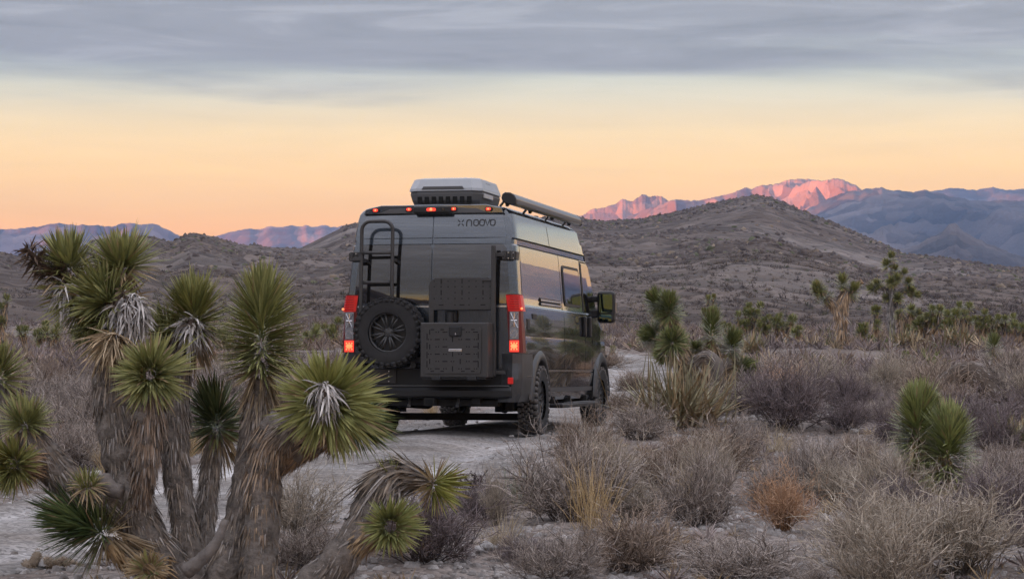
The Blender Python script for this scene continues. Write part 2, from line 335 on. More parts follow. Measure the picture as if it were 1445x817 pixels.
SIL_L2 = [(120, 380), (230, 350), (297, 332.6), (336, 325), (374, 320.5), (408, 318.7), (481, 318), (600, 322), (720, 335), (900, 370)]
SIL_A = [(700, 345), (780, 315), (820, 302.6), (836, 293.6), (852, 290), (867, 287), (878, 279), (886, 281), (894, 280), (907, 270.4), (916, 273.6), (934, 273.6), (947, 282.5), (961, 289), (974, 291.4), (1010, 305), (1080, 340)]
SIL_B = [(820, 330), (920, 292), (954, 280), (970, 281), (987, 282.5), (1005, 277), (1023, 274.5), (1040, 268), (1059, 264.6), (1075, 261), (1086, 259), (1100, 258), (1108, 255), (1118, 253), (1128, 249.5), (1140, 252), (1153, 253.5), (1162, 255), (1175, 250.4), (1188, 251),
         (1196, 256), (1208, 261), (1217, 267), (1246, 275), (1300, 290), (1400, 320)]
SIL_D = [(1080, 335), (1130, 300), (1170, 278), (1200, 268), (1217, 267), (1246, 263.7), (1255, 268), (1271, 267), (1291, 271), (1307, 268), (1327, 272.7), (1349, 278), (1380, 281.6), (1445, 282.5), (1520, 290), (1700, 275), (1850, 300), (2000, 300), (2080, 285),
         (2120, 262), (2200, 222), (2280, 196), (2345, 214), (2440, 258), (2560, 300), (2700, 300), (2950, 280), (3300, 330)]
SIL_C = [(1240, 285), (1318, 269), (1351, 263.7), (1365, 266), (1380, 267), (1398, 263.7), (1425, 267), (1445, 266), (1600, 262), (1800, 280), (2100, 300)]
SIL_BT = [(1150, 420), (1220, 378), (1270, 352), (1304, 340.5), (1330, 325), (1340, 315.5), (1349, 315), (1360, 325), (1390, 341), (1416, 352), (1460, 366), (1560, 400)]
range_mesh('mountain', SIL_L1, 4300, 6500, -4, M_MAUVE, -900, 450, 420, 90, 150, 1 / 700., 1.5, rid=True, seed=51, topn=.02)
range_mesh('mountain', SIL_L2, 4900, 7000, -4, M_MAUVE, 120, 900, 260, 60, 140, 1 / 800., 1.5, rid=True, seed=61, topn=.02)
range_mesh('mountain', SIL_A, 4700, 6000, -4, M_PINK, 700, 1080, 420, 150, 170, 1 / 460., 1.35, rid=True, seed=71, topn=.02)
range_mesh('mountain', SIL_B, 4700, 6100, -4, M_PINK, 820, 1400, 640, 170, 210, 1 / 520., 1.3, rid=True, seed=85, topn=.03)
range_mesh('mountain', SIL_D, 2600, 4600, -4, M_FAR, 1080, 3300, 700, 90, 70, 1 / 420., 1.6, rid=True, seed=91, topn=.03)
range_mesh('mountain', SIL_C, 5600, 7300, -4, M_FAR, 1240, 2100, 260, 50, 120, 1 / 600., 1.4, rid=True, seed=95, topn=.02)
range_mesh('mountain', SIL_BT, 2000, 2700, -4, M_FAR, 1150, 1560, 200, 60, 26, 1 / 160., 1.5, rid=True, seed=97, topn=.02)
# unseen ridge on the left, added to keep the low sun off the valley
RP = np.array([(-3300, 8300, 190), (-2300, 5200, 415), (-1650, 3000, 440), (-950, 900, 330), (-640, -300, 220), (-350, -1300, 60), (500, -2300, 60), (2500, -2900, 90)], float)
rp = spline(RP, 260); tg_ = nrm(np.gradient(rp[:, :2], axis=0)); nn = np.c_[tg_[:, 1], -tg_[:, 0]]
prof = np.linspace(-1, 1, 41); V = []
for k in range(len(rp)):
    p = rp[k, :2] + nn[k] * (prof[:, None] * rp[k, 2] * 1.5)
    hh = rp[k, 2] * (1 - np.abs(prof)) ** 1.15
    V.append(np.c_[p, hh - 5 + (fbm(p[:, 0] / 260, p[:, 1] / 260, 5, 15) * .28 * rp[k, 2]) * (1 - np.abs(prof))])
tag(link('mountain', gridmesh('sun_block_ridge', np.concatenate(V), len(rp), 41), M_FAR), kind='structure')
# air: one closed box of pale haze round everything
bm = bmesh.new(); bmesh.ops.create_cube(bm, size=1)
for v in bm.verts: v.co = ((-5800, 5800)[v.co.x > 0], (-3600, 9050)[v.co.y > 0], (-14, 570)[v.co.z > 0])
hm = bpy.data.meshes.new('haze'); bm.to_mesh(hm); bm.free()
mh_ = bpy.data.materials.new('haze'); mh_.use_nodes = True; t_ = mh_.node_tree; t_.nodes.clear()
o_ = t_.nodes.new('ShaderNodeOutputMaterial'); pv = t_.nodes.new('ShaderNodeVolumePrincipled'); t_.links.new(pv.outputs[0], o_.inputs['Volume'])
pv.inputs['Density'].default_value = HAZE = 1.0e-4; pv.inputs['Color'].default_value = (.30, .55, 1, 1); pv.inputs['Anisotropy'].default_value = 0
tag(link('haze', hm, mh_), kind='stuff')
# ------------------------------------------------------------------ camper van
M_PAINT = mat('grey_paint', (.052, .064, .079), .22, .7, 1.0, var=.03, vscale=300, crough=.015, cior=1.85)
M_PANEL = mat('gloss_dark_panel', (.05, .052, .056), .16, .3, 1.0, crough=.015)
M_BUMPER = mat('satin_dark_panel', (.05, .052, .056), .42, .2, .15, var=.35, vscale=5)
M_GLASS = mat('tinted_glass', (.105, .10, .098), .03, .9, .5, crough=.0)
M_BLACK = mat('black_plastic', (.013, .013, .014), .5, var=.15, vscale=60, bump=.15, bscale=300, bdist=.002)
M_SATIN = mat('black_powder_coat', (.046, .044, .043), .45, .1, var=.12, vscale=30, bump=.1, bscale=400, bdist=.001)
M_RUBBER = mat('tyre_rubber', (.022, .021, .021), .85, var=.3, vscale=14, bump=.3, bscale=120, bdist=.004)
M_DUSTY = mat('dusty_tyre_rubber', (.12, .112, .105), .95, var=.35, vscale=16, bump=.3, bscale=120, bdist=.004)
M_RIM = mat('black_alloy', (.06, .06, .06), .42, .4)
M_SEAM = mat('seam_gap', (.004, .004, .004), .9)
M_CHROME = mat('silver_trim', (.55, .56, .58), .22, .9)
M_WHITE = mat('white_plastic', (.36, .38, .40), .35, var=.06, vscale=9)
M_GREYP = mat('grey_plastic', (.09, .09, .092), .55)
M_AWN = mat('awning_case', (.11, .11, .108), .3, .7, .3)
M_UNDER = mat('dusty_underbody', (.016, .015, .014), .85, var=.5, vscale=9)
M_REDL = mat('red_lens', (.24, .006, .005), .3, 0, .1, emit=(1, .02, .015), estr=.09)
M_REDD = mat('dark_red_lens', (.13, .004, .004), .35, 0, 0)
M_LIT = mat('lit_tail_lamp', (.8, .05, .03), .2, 0, 1, emit=(1, .05, .03), estr=.42)
M_HOT = mat('lit_bulb', (1, .5, .2), .3, emit=(1, .17, .05), estr=.5)
M_CLEAR = mat('clear_lens', (.30, .30, .32), .15, .3, 1)
M_REFL = mat('lamp_reflector', (.7, .7, .72), .12, .9)
M_LETTER = mat('dark_lettering', (.018, .019, .02), .4)
van = bpy.data.objects.new('camper_van', None); COL.objects.link(van)
van.location = (-.89, 27.44, .602); van.rotation_euler = (R(-.41), 0, R(-12))
tag(van, 'dark grey high roof camper van with lit tail lights driving up the dirt road', 'camper van')
def part(name, bm, m, parent=van, smooth=False, kind=None):
    me = bpy.data.meshes.new(name)
    if isinstance(bm, Acc):
        me = bm.mesh(name, True)
    else:
        bmesh.ops.recalc_face_normals(bm, faces=bm.faces); bm.to_mesh(me); bm.free()
        if smooth: me.polygons.foreach_set('use_smooth', np.ones(len(me.polygons), bool))
    o = link(name, me, m, parent)
    if isinstance(bm, Acc) and not smooth: o.modifiers.new('edge', 'EDGE_SPLIT').split_angle = R(25)
    if kind: o['kind'] = kind
    return o
def parts(name, bm, m, parent=van):
    """every separate piece of bm becomes a part of its own"""
    bmesh.ops.recalc_face_normals(bm, faces=bm.faces); seen = set()
    for v0 in list(bm.verts):
        if v0 in seen: continue
        st, isl = [v0], []; seen.add(v0)
        while st:
            v = st.pop(); isl.append(v)
            for e in v.link_edges:
                u = e.other_vert(v)
                if u not in seen: seen.add(u); st.append(u)
        ix = {v: k for k, v in enumerate(isl)}; fs = {f for v in isl for f in v.link_faces}
        me = bpy.data.meshes.new(name); me.from_pydata([v.co[:] for v in isl], [], [[ix[v] for v in f.verts] for f in fs]); link(name, me, m, parent)
    bm.free()
def B(): return bmesh.new()
def box(bm, x0, x1, y0, y1, z0, z1, bev=0, seg=2, mtx=None):
    r = bmesh.ops.create_cube(bm, size=1); vs = r['verts']
    for v in vs: v.co = Vector(((x0, x1)[v.co.x > 0], (y0, y1)[v.co.y > 0], (z0, z1)[v.co.z > 0]))
    if mtx is not None: bmesh.ops.transform(bm, matrix=mtx, verts=vs)
    if bev:
        es = list({e for v in vs for e in v.link_edges}); bmesh.ops.bevel(bm, geom=es, offset=bev, segments=seg, affect='EDGES', profile=.5)
    return bm
def prism(bm, pts, a0, a1, ax='y', bev=0):
    """extrude a closed outline along an axis: outline in the other two axes"""
    def co(p, a): return {'x': (a, p[0], p[1]), 'y': (p[0], a, p[1]), 'z': (p[0], p[1], a)}[ax]
    va = [bm.verts.new(co(p, a0)) for p in pts]; vb = [bm.verts.new(co(p, a1)) for p in pts]; n = len(pts); es = []
    f1 = bm.faces.new(va); f2 = bm.faces.new(vb[::-1])
    for i in range(n): bm.faces.new((va[i], vb[i], vb[(i + 1) % n], va[(i + 1) % n]))
    if bev: bmesh.ops.bevel(bm, geom=list(f1.edges) + list(f2.edges), offset=bev, segments=2, affect='EDGES', profile=.5)
    return bm
def cyl(bm, p0, p1, r, n=20, r2=None):
    p0, p1 = Vector(p0), Vector(p1); d = p1 - p0
    m = Matrix.Translation((p0 + p1) / 2) @ d.to_track_quat('Z', 'Y').to_matrix().to_4x4()
    bmesh.ops.create_cone(bm, cap_ends=True, segments=n, radius1=r, radius2=r if r2 is None else r2, depth=d.length, matrix=m); return bm
def rrect(x0, x1, z0, z1, r, n=5):
    o = []
    for cx, cz, a in ((x1 - r, z1 - r, 0), (x0 + r, z1 - r, 90), (x0 + r, z0 + r, 180), (x1 - r, z0 + r, 270)):
        for k in range(n + 1): o.append((cx + r * math.cos(R(a + 90 * k / n)), cz + r * math.sin(R(a + 90 * k / n))))
    return o
HZ = np.array([.36, .50, .60, .695, .70, .735, .74, .9, 1.035, 1.10, 1.112, 1.25, 1.415, 1.445, 1.46, 1.60, 1.75, 1.9, 2.05, 2.10, 2.115, 2.165, 2.185, 2.3, 2.40, 2.455, 2.475, 2.50, 2.525, 2.54, 2.55])
HW = np.array([.955, .985, 1.0, 1.006, .996, .996, 1.012, 1.022, 1.024, 1.013, 1.015, 1.017, 1.006, .990, .986, .976, .964, .951, .937, .930, .918, .916, .926, .908, .890, .878, .864, .84, .80, .74, .62])
def hw(z): return np.interp(z, HZ, HW)
def ry(z): return .13 * np.maximum(0, (np.asarray(z, float) - 1.42) / 1.1) ** 1.9
YR, YF, RA = 1.015, 5.05, .47
def ztop(y): return np.interp(y, [0, 3.85, 4.05, 4.33, 4.6, 4.95, 5.3, 5.7, 5.88, 5.96], [3, 2.56, 2.46, 2.18, 1.80, 1.37, 1.26, 1.1, .92, .66])
def wsc(y): return np.interp(y, [0, .02, .05, .10, .16, 4.3, 5.0, 5.5, 5.85, 5.96], [.965, .982, .992, .998, 1, 1, .995, .97, .90, .82])
def zbot(y):
    z = np.interp(y, [0, .45, 1.6, 4.4, 5.8, 5.96], [.46, .40, .38, .38, .36, .40])
    for c in (YR, YF):
        q = RA ** 2 - (y - c) ** 2
        if q > 0: z = max(z, .385 + math.sqrt(q))
    return z
YS = np.unique(np.r_[0, .01, .025, .05, .08, .12, .18, .3, .42, np.linspace(.5, 1.53, 30), np.linspace(1.6, 3.8, 14), 3.85, 3.95, 4.05, 4.2, np.linspace(4.3, 5.6, 36), 5.7, 5.8, 5.88, 5.93, 5.96])
ac = Acc(); sec = []
for y in YS:
    zt, zb = ztop(y), zbot(y); z = np.clip(HZ, zb, zt); h = hw(np.maximum(HZ, zb)) * wsc(y)
    h = np.where(HZ < zb, hw(zb) * wsc(y), h)
    roofx = np.array([.5, .3, .1, 0]); roofz = np.minimum(np.array([2.556, 2.562, 2.566, 2.567]), zt)
    px_ = np.r_[h, np.minimum(roofx, h[-1])]; pz_ = np.r_[z, roofz]
    yy = y + ry(pz_) * max(0, 1 - y / .9)
    right = np.c_[px_, yy, pz_]; left = right[::-1][1:] * (-1, 1, 1)
    sec.append(np.r_[right, left])
sec = np.array(sec); ns, npf = sec.shape[:2]
i = np.arange(ns - 1)[:, None] * npf; j = np.arange(npf - 1)[None]
ac.add(sec.reshape(-1, 3), np.stack([i + j, i + j + 1, i + npf + j + 1, i + npf + j], -1).reshape(-1, 4))
# rear and front caps as strips between mirrored profile points
for k, fl in ((0, 0), (ns - 1, 1)):
    a = np.arange(npf // 2); q = np.stack([a, a + 1, npf - 2 - a, npf - 1 - a], -1)
    ac.add(sec[k], q[:, ::-1] if fl else q)
body = part('body', ac, M_PAINT)
bpy.context.view_layer.objects.active = body
me = body.data; me.polygons.foreach_set('use_smooth', np.ones(len(me.polygons), bool))
body.modifiers['edge'].split_angle = R(11)
bm = B(); box(bm, -.98, .98, .12, 5.7, .90, .93); box(bm, -.74, .74, .16, 5.6, .44, .90); part('underbody', bm, M_UNDER)
# rear doors, one mesh each, with their own window panels
def door_panel(x0, x1f, z0, z1, off, th, nx=8, nz=16, r=.0):
    a = Acc(); zs = np.linspace(z0, z1, nz)
    for o in (off, off - th):
        V = []
        for z in zs:
            xa, xb = (x0, x1f(z)) if not callable(x0) else (x0(z), x1f(z))
            if r:
                dz = min(z - z0, z1 - z); e = r - math.sqrt(max(0, r * r - (r - min(dz, r)) ** 2)); s = 1 if xb > xa else -1; xa += e * s; xb -= e * s
            xx = np.linspace(xa, xb, nx); V.append(np.c_[xx, ry(z) - o + .02 * (np.abs(xx) / .9) ** 3, np.full(nx, z)])
        V = np.array(V).reshape(-1, 3); i = np.arange(nz - 1)[:, None] * nx; j = np.arange(nx - 1)[None]
        a.add(V, np.stack([i + j, i + j + 1, i + nx + j + 1, i + nx + j], -1).reshape(-1, 4))
    n = nx * nz; ed = [list(range(nx)), [k * nx + nx - 1 for k in range(nz)], list(range(n - 1, n - nx - 1, -1)), [k * nx for k in range(nz - 1, -1, -1)]]
    for e in ed:
        a.add(np.zeros((0, 3)), [[e[k] - a.n, e[k + 1] - a.n, e[k + 1] + n - a.n, e[k] + n - a.n] for k in range(len(e) - 1)], None, np.zeros((0, 3)))
    return a
DW = lambda z: hw(z) - .095
for s in (-1, 1):
    d = part('rear_door', door_panel(.006 * s, lambda z: DW(z) * s, 2.19, 2.448, .022, .03), M_PAINT, smooth=False)
    d2 = part('door_band', door_panel(.006 * s, lambda z: DW(z) * s, 2.122, 2.182, .022, .03, nz=3), M_PAINT, d)
    d3 = part('lower_door_skin', door_panel(.006 * s, lambda z: DW(z) * s, .75, 1.452, .022, .03), M_PAINT, d)
    part('door_window', door_panel(.008 * s, lambda z: (DW(z) - .004) * s, 1.462, 2.114, .024, .03, r=.02), M_GLASS, d)
    part('window_pane', door_panel(lambda z: .03 * s, lambda z: (DW(z) - .05) * s, 1.485, 2.10, .0265, .006, r=.10, nz=24), M_GLASS, d)
    part('belt_moulding', door_panel(.012 * s, lambda z: (DW(z) - .01) * s, 1.418, 1.436, .027, .006, nz=2), M_CHROME, d)
bm = B(); box(bm, -.9, .9, -.010, .1, .535, .745, .01); part('rear_lower_panel', bm, M_BLACK)
# roof spoiler band with marker lamps and camera housing
bm = B(); prism(bm, [(-.80, 2.458), (.80, 2.458), (.775, 2.515), (.6, 2.556), (-.6, 2.556), (-.775, 2.515)], .066, .18, 'y', .008); rh = part('roof_header', bm, M_PAINT)
bm = B(); prism(bm, [(-.62, 2.466), (.62, 2.466), (.50, 2.512), (.2, 2.528), (-.2, 2.528), (-.5, 2.512)], .058, .075, 'y', .003); part('header_insert', bm, M_GREYP, rh)
def lamp(x, z, y=.060):
    bm = B(); prism(bm, rrect(x - .042, x + .042, z - .024, z + .024, .02), y, y - .016, 'y', .004); h = part('marker_light', bm, M_BLACK)
    bm = B(); prism(bm, rrect(x - .028, x + .028, z - .016, z + .016, .014), y - .016, y - .026, 'y', .004); part('lens', bm, M_LIT, h)
    bm = B(); bmesh.ops.create_uvsphere(bm, u_segments=10, v_segments=6, radius=.013, matrix=Matrix.Translation((x, y - .02, z))); part('bulb', bm, M_HOT, h)
for x, z in ((-.66, 2.502), (-.275, 2.508), (.235, 2.508), (.63, 2.502)): lamp(x, z)
bm = B(); box(bm, -.215, .215, -.005, .08, 2.462, 2.538, .014); ch = part('camera_housing', bm, M_BLACK)
bm = B(); prism(bm, rrect(-.06, .045, 2.482, 2.518, .015), -.005, -.012, 'y'); part('lens', bm, M_LIT, ch)
bm = B(); bmesh.ops.create_uvsphere(bm, u_segments=10, v_segments=6, radius=.018, matrix=Matrix.Translation((-.01, -.012, 2.5))); part('bulb', bm, M_HOT, ch)
bm = B(); cyl(bm, (.13, -.012, 2.5), (.13, 0, 2.5), .016); part('camera_lens', bm, M_GLASS, ch)
# tail lights
def tail(s):
    out = [(.880, -.014), (.955, -.022), (1.005, -.012), (1.028, .02), (1.036, .09), (1.03, .17), (.99, .165), (.9, .05)]
    def seg(z0, z1, grow=0):
        bm = B(); k = lambda z: hw(z) - 1.018
        pts = [(p[0] + grow * (1 if p[0] > .95 else -.3), p[1] - grow * (p[1] < 0)) for p in out]
        va = [bm.verts.new((s * (p[0] + k(z0)), p[1] + float(ry(z0)), z0)) for p in pts]; vb = [bm.verts.new((s * (p[0] + k(z1)), p[1] + float(ry(z1)), z1)) for p in pts]
        bm.faces.new(va); bm.faces.new(vb[::-1]); n = len(pts)
        for i in range(n): bm.faces.new((va[i], vb[i], vb[(i + 1) % n], va[(i + 1) % n]))
        return bm
    t = part('tail_light', seg(.915, 1.56), M_REDD)
    part('red_lens', seg(1.372, 1.548, .004), M_REDL, t)
    # clear middle chamber and lit foot lens leave the dark red outer strip showing
    def face(x0, x1, z0, z1, y, m, name, th=.008):
        bm = B(); pts = [(s * (x0 - .002), z0), (s * x1, z0), (s * x1, z1), (s * (x0 - .002), z1)]
        prism(bm, pts, y, y + th, 'y', .002); return part(name, bm, m, t)
    face(.889, .988, 1.062, 1.366, -.031, M_CLEAR, 'clear_lens')
    bm = B()
    for a, b in (((.90, 1.35), (.975, 1.19)), ((.975, 1.35), (.90, 1.19)), ((.905, 1.27), (.972, 1.27)), ((.938, 1.35), (.938, 1.20))):
        cyl(bm, (s * a[0], -.034, a[1]), (s * b[0], -.034, b[1]), .008, 8)
    parts('reflector_rib', bm, M_REFL, t)
    bm = B(); cyl(bm, (s * .938, -.028, 1.118), (s * .938, -.036, 1.118), .047, 24); part('reverse_lamp', bm, M_REFL, t)
    bm = B(); cyl(bm, (s * .938, -.034, 1.118), (s * .938, -.041, 1.118), .03, 20); part('bulb', bm, M_CLEAR, t)
    face(.889, .992, .926, 1.052, -.031, M_LIT, 'lit_lens')
    bm = B()
    for xx in (.907, .938, .968):
        for zz in (.955, .989, 1.022): box(bm, s * xx - .008, s * xx + .008, -.034, -.028, zz - .008, zz + .008, .002)
    box(bm, s * .938 - .03, s * .938 + .03, -.0335, -.028, .967, 1.012)
    parts('bulb', bm, M_HOT, t)
    bm = B()
    for zz in np.linspace(1.395, 1.53, 6): box(bm, s * .94 - .055, s * .94 + .055, -.031 + float(ry(zz)), -.02, zz - .0035, zz + .0035)
    parts('lens_rib', bm, M_REDD, t)
    bm = B(); bmesh.ops.create_uvsphere(bm, u_segments=8, v_segments=6, radius=.014, matrix=Matrix.Translation((s * 1.018, -.004, 1.40))); part('side_bulb', bm, M_HOT, t)
tail(-1); tail(1)
# hinges
for s in (-1, 1):
    for z in (1.985, .70):
        bm = B(); h_ = float(hw(z)); y = float(ry(z))
        box(bm, s * (h_ - .075) - .075, s * (h_ - .075) + .075, y - .045, y - .012, z - .052, z + .052, .008)
        for dx in (-.04, .035): cyl(bm, (s * (h_ - .075) + dx, y - .052, z - .045), (s * (h_ - .075) + dx, y - .052, z + .045), .017, 10)
        box(bm, s * h_ - .012, s * h_ + .012, y - .03, y + .12, z - .045, z + .045, .004)
        hg = part('door_hinge', bm, M_SATIN)
        bm = B()
        for dx in (-.055, .0, .055):
            for dz in (-.03, .03): cyl(bm, (s * (h_ - .075) + dx, y - .05, z + dz), (s * (h_ - .075) + dx, y - .04, z + dz), .008, 8)
        parts('bolt', bm, M_CHROME, hg)
# bumper
bm = B(); prism(bm, [(-.10, .42), (-.135, .44), (-.14, .50), (-.11, .545), (.05, .55), (.05, .41)], -.93, .93, 'x', .012); bp_ = part('rear_bumper', bm, M_BLACK)
bm = B(); box(bm, -.9, .9, -.128, .0, .546, .558, .004); part('step_tread', bm, M_GREYP, bp_)
for s in (-1, 1):
    bm = B(); ol = [(.80, -.05), (.93, -.105), (.99, -.075), (1.025, .0), (1.03, .2), (1.03, .55), (.98, .55), (.9, .1)]
    va, vb = [], []
    for zz, k in ((.375, -.045), (.46, -.012), (.62, .0), (.80, 0), (.905, -.002)):
        va.append([bm.verts.new((s * (p[0] + k), p[1] + (.03 if zz > .7 and p[1] < -.04 else 0), zz)) for p in ol])
    n = len(ol)
    bm.faces.new(va[0]); bm.faces.new(va[-1][::-1])
    for a, b in zip(va, va[1:]):
        for i in range(n): bm.faces.new((a[i], b[i], b[(i + 1) % n], a[(i + 1) % n]))
    bc = part('bumper_corner', bm, M_BUMPER)
    bm = B(); box(bm, s * .915 - .03, s * .915 + .03, -.118, -.098, .575, .645, .004); part('reflector', bm, M_REDL, bc)
bm = B(); box(bm, -.80, -.40, -.026, -.012, .575, .735, .004); pp = part('plate_mount', bm, M_SATIN)
bm = B()
for x in (-.72, -.48):
    for z in (.60, .655, .71): cyl(bm, (x, -.034, z), (x, -.024, z), .008, 8)
parts('bolt', bm, M_CHROME, pp)
# hitch, axle and underside
bm = B(); box(bm, -.75, .75, .02, .14, .33, .40, .01); box(bm, -.06, .06, -.12, .2, .33, .42, .008); box(bm, .45, .56, -.03, .1, .34, .42, .01); box(bm, -.62, -.5, -.03, .1, .33, .42, .01); hb = part('tow_hitch', bm, M_UNDER)
bm = B(); box(bm, -.042, .042, -.124, -.1, .345, .405, .002); part('receiver_socket', bm, M_SEAM, hb)
bm = B()
for x in (-.25, .3): cyl(bm, (x, -.03, .33), (x, .02, .40), .022, 10)
parts('shackle', bm, M_CHROME, hb)
bm = B(); box(bm, -.86, .86, .96, 1.07, .155, .235, .015); box(bm, -.8, -.7, .6, 1.5, .26, .45, .02); box(bm, .7, .8, .6, 1.5, .26, .45, .02)
for s in (-1, 1): cyl(bm, (s * .66, .75, .26), (s * .66, .95, .62), .04, 12); cyl(bm, (s * .58, .9, .25), (s * .58, .9, .55), .06, 14)
part('rear_axle', bm, M_UNDER)
bm = B(); cyl(bm, (-.45, .2, .40), (-.45, 1.6, .36), .09, 16); cyl(bm, (-.45, .05, .37), (-.45, .25, .38), .03, 12); part('exhaust', bm, M_UNDER)
bm = B(); box(bm, -.25, .5, 1.6, 3.2, .30, .48, .03); part('fuel_tank', bm, M_UNDER)
# wheels
def lathe(prof, n=48, close=True):
    a = Acc(); p = np.array(prof); an = np.linspace(0, 2 * np.pi, n, endpoint=False)
    V = np.stack([np.tile(p[:, 0], (n, 1)), p[:, 1][None] * np.cos(an)[:, None], p[:, 1][None] * np.sin(an)[:, None]], -1).reshape(-1, 3)
    m = len(p); i = np.arange(n)[:, None] * m; i2 = ((np.arange(n) + 1) % n)[:, None] * m; j = np.arange(m - 1)[None]
    a.add(V, np.stack([i + j, i2 + j, i2 + j + 1, i + j + 1], -1).reshape(-1, 4)); return a
TYP = [(-.115, .22), (-.122, .26), (-.125, .31), (-.118, .352), (-.10, .372), (-.05, .377), (.05, .377), (.10, .372), (.118, .352), (.125, .31), (.122, .26), (.115, .22)]
tyre_me = lathe(TYP, 56).mesh('tyre', True); tyre_me.materials.append(M_RUBBER)
tr = Acc(); cube = np.array([(x, y, z) for x in (-1, 1) for y in (-1, 1) for z in (-1, 1)], float); cf = [[0, 1, 3, 2], [4, 6, 7, 5], [0, 4, 5, 1], [2, 3, 7, 6], [0, 2, 6, 4], [1, 5, 7, 3]]
for row, (xc, wx, rr, nb, ph, sk) in enumerate(((-.098, .026, .380, 34, 0, .35), (-.055, .017, .3835, 40, .5, -.6), (-.018, .016, .3845, 40, .1, .7), (.018, .016, .3845, 40, .6, -.7), (.055, .017, .3835, 40, .2, .6), (.098, .026, .380, 34, .5, -.35), (-.121, .008, .352, 34, 0, 0), (.121, .008, .352, 34, .5, 0))):
    for k in range(nb):
        a = 2 * math.pi * (k + ph) / nb; la = math.pi * rr / nb * (.70 if k % 2 else .62); hh = .008 if abs(xc) < .11 else (.02 if k % 2 else .013)
        c = cube * (wx, la, hh); c[:, 0] += c[:, 1] * sk * .5 if abs(xc) < .11 else 0
        c[:, 0] += xc + (.004 if k % 2 else -.004) * (abs(xc) < .11)
        y = c[:, 1]; z = c[:, 2] + rr; c = np.c_[c[:, 0], y * math.cos(a) + z * math.sin(a), z * math.cos(a) - y * math.sin(a)]; tr.add(c, cf)
tread_me = tr.mesh('tread'); tread_me.materials.append(M_DUSTY); tread2_me = tread_me.copy(); tread2_me.materials.clear(); tread2_me.materials.append(M_RUBBER)
def rim_mesh(n=8, twin=True, ro=.215):
    a = lathe([(.02, ro * .99), (.075, ro * 1.02), (.085, ro), (.078, ro * .93), (.03, ro * .90), (-.09, ro * .88), (-.1, ro)], 56)
    a.add(lathe([(.05, .001), (.058, .028), (.055, .05), (.045, .062), (-.02, .065)], 24).v[0], [])
    tmp = lathe([(.066, .0005), (.066, .03), (.058, .05), (.05, .066), (0, .068)], 24); a.add(tmp.v[0], tmp.q[0])
    for k in range(n):
        for dd in ((-.14, .14) if twin else (0,)):
            a0 = 2 * math.pi * k / n; c = cube * (.011, .5, .009 if twin else .016); c = np.c_[c[:, 0] + .055 + .012 * np.where(c[:, 1] > 0, 1, 0), np.where(c[:, 1] > 0, ro * .93, .05), c[:, 2]]
            an = a0 + np.where(c[:, 1] > .1, dd, dd * .75); y = c[:, 1] * np.cos(an) - c[:, 2] * np.sin(an); z = c[:, 1] * np.sin(an) + c[:, 2] * np.cos(an); a.add(np.c_[c[:, 0], y, z], cf)
    for k in range(5):
        an = 2 * math.pi * k / 5; c = cube * (.008, .008, .008) + (.06, .042 * math.cos(an), .042 * math.sin(an)); a.add(c, cf)
    a.add(lathe([(-.04, .001), (-.04, ro * .9)], 32).v[0], lathe([(-.04, .001), (-.04, ro * .9)], 32).q[0])
    return a
rim_me = rim_mesh(8, True, .218).mesh('rim'); rim_me.materials.append(M_RIM)
def wheel(x, y, z, rot, dusty=True, name='wheel', roll=0):
    o = link(name, None, None, van); o.location = (x, y, z); o.rotation_euler = rot; o.scale = (.9, 1, 1)
    link('tyre', tyre_me, None, o).rotation_euler = (roll, 0, 0); t = link('tread', tread_me if dusty else tread2_me, None, o); t['kind'] = 'stuff'; t.rotation_euler = (roll, 0, 0)
    link('rim', rim_me, None, o).rotation_euler = (roll, 0, 0); return o
wheel(.945, YR, .387, (0, 0, 0), roll=.2); wheel(-.825, YR, .387, (0, 0, R(180)), roll=.9); wheel(.925, YF, .387, (0, 0, R(-2)), roll=.5); wheel(-.925, YF, .387, (0, 0, R(178)), roll=1.2)
sw = wheel(-.425, -.21, 1.137, (0, 0, R(-90)), False, 'spare_wheel', .3)
# arch flares
for s in (-1, 1):
    for c in (YR, YF):
        a = Acc(); an = np.linspace(1, 179, 34); V = []
        for q in an:
            yy, zz = math.cos(R(q)), math.sin(R(q)); sec_ = [(.97, .452), (1.036, .455), (1.048, .464), (1.048, .495), (1.034, .55), (1.010, .578)]
            V.append([(s * X, c + yy * r_, .385 + zz * r_ * (1.0 if zz > 0 else 1)) for X, r_ in sec_])
        V = np.array(V); m = 6; i = np.arange(33)[:, None] * m; j = np.arange(m - 1)[None]
        a.add(V.reshape(-1, 3), np.stack([i + j, i + j + 1, i + m + j + 1, i + m + j], -1).reshape(-1, 4))
        part('wheel_arch_flare', a, M_BUMPER, smooth=True)
        bm = B(); 
        box(bm, s * .86 - .12, s * .86 + .12, c - .5, c + .5, .875, .89); part('wheel_well', bm, M_UNDER)
# running boards
for s in (-1, 1):
    bm = B(); box(bm, s * 1.04 - .085, s * 1.04 + .085, 1.85, 4.25, .285, .335, .015); rb = part('running_board', bm, M_BLACK)
    bm = B(); box(bm, s * 1.05 - .06, s * 1.05 + .06, 2.6, 4.1, .337, .347, .003); part('step_pad', bm, M_GREYP, rb)
    bm = B()
    for y in (2.0, 3.0, 4.1): box(bm, s * .9 - .1, s * .9 + .1, y - .03, y + .03, .30, .42, .006)
    parts('bracket', bm, M_UNDER, rb)
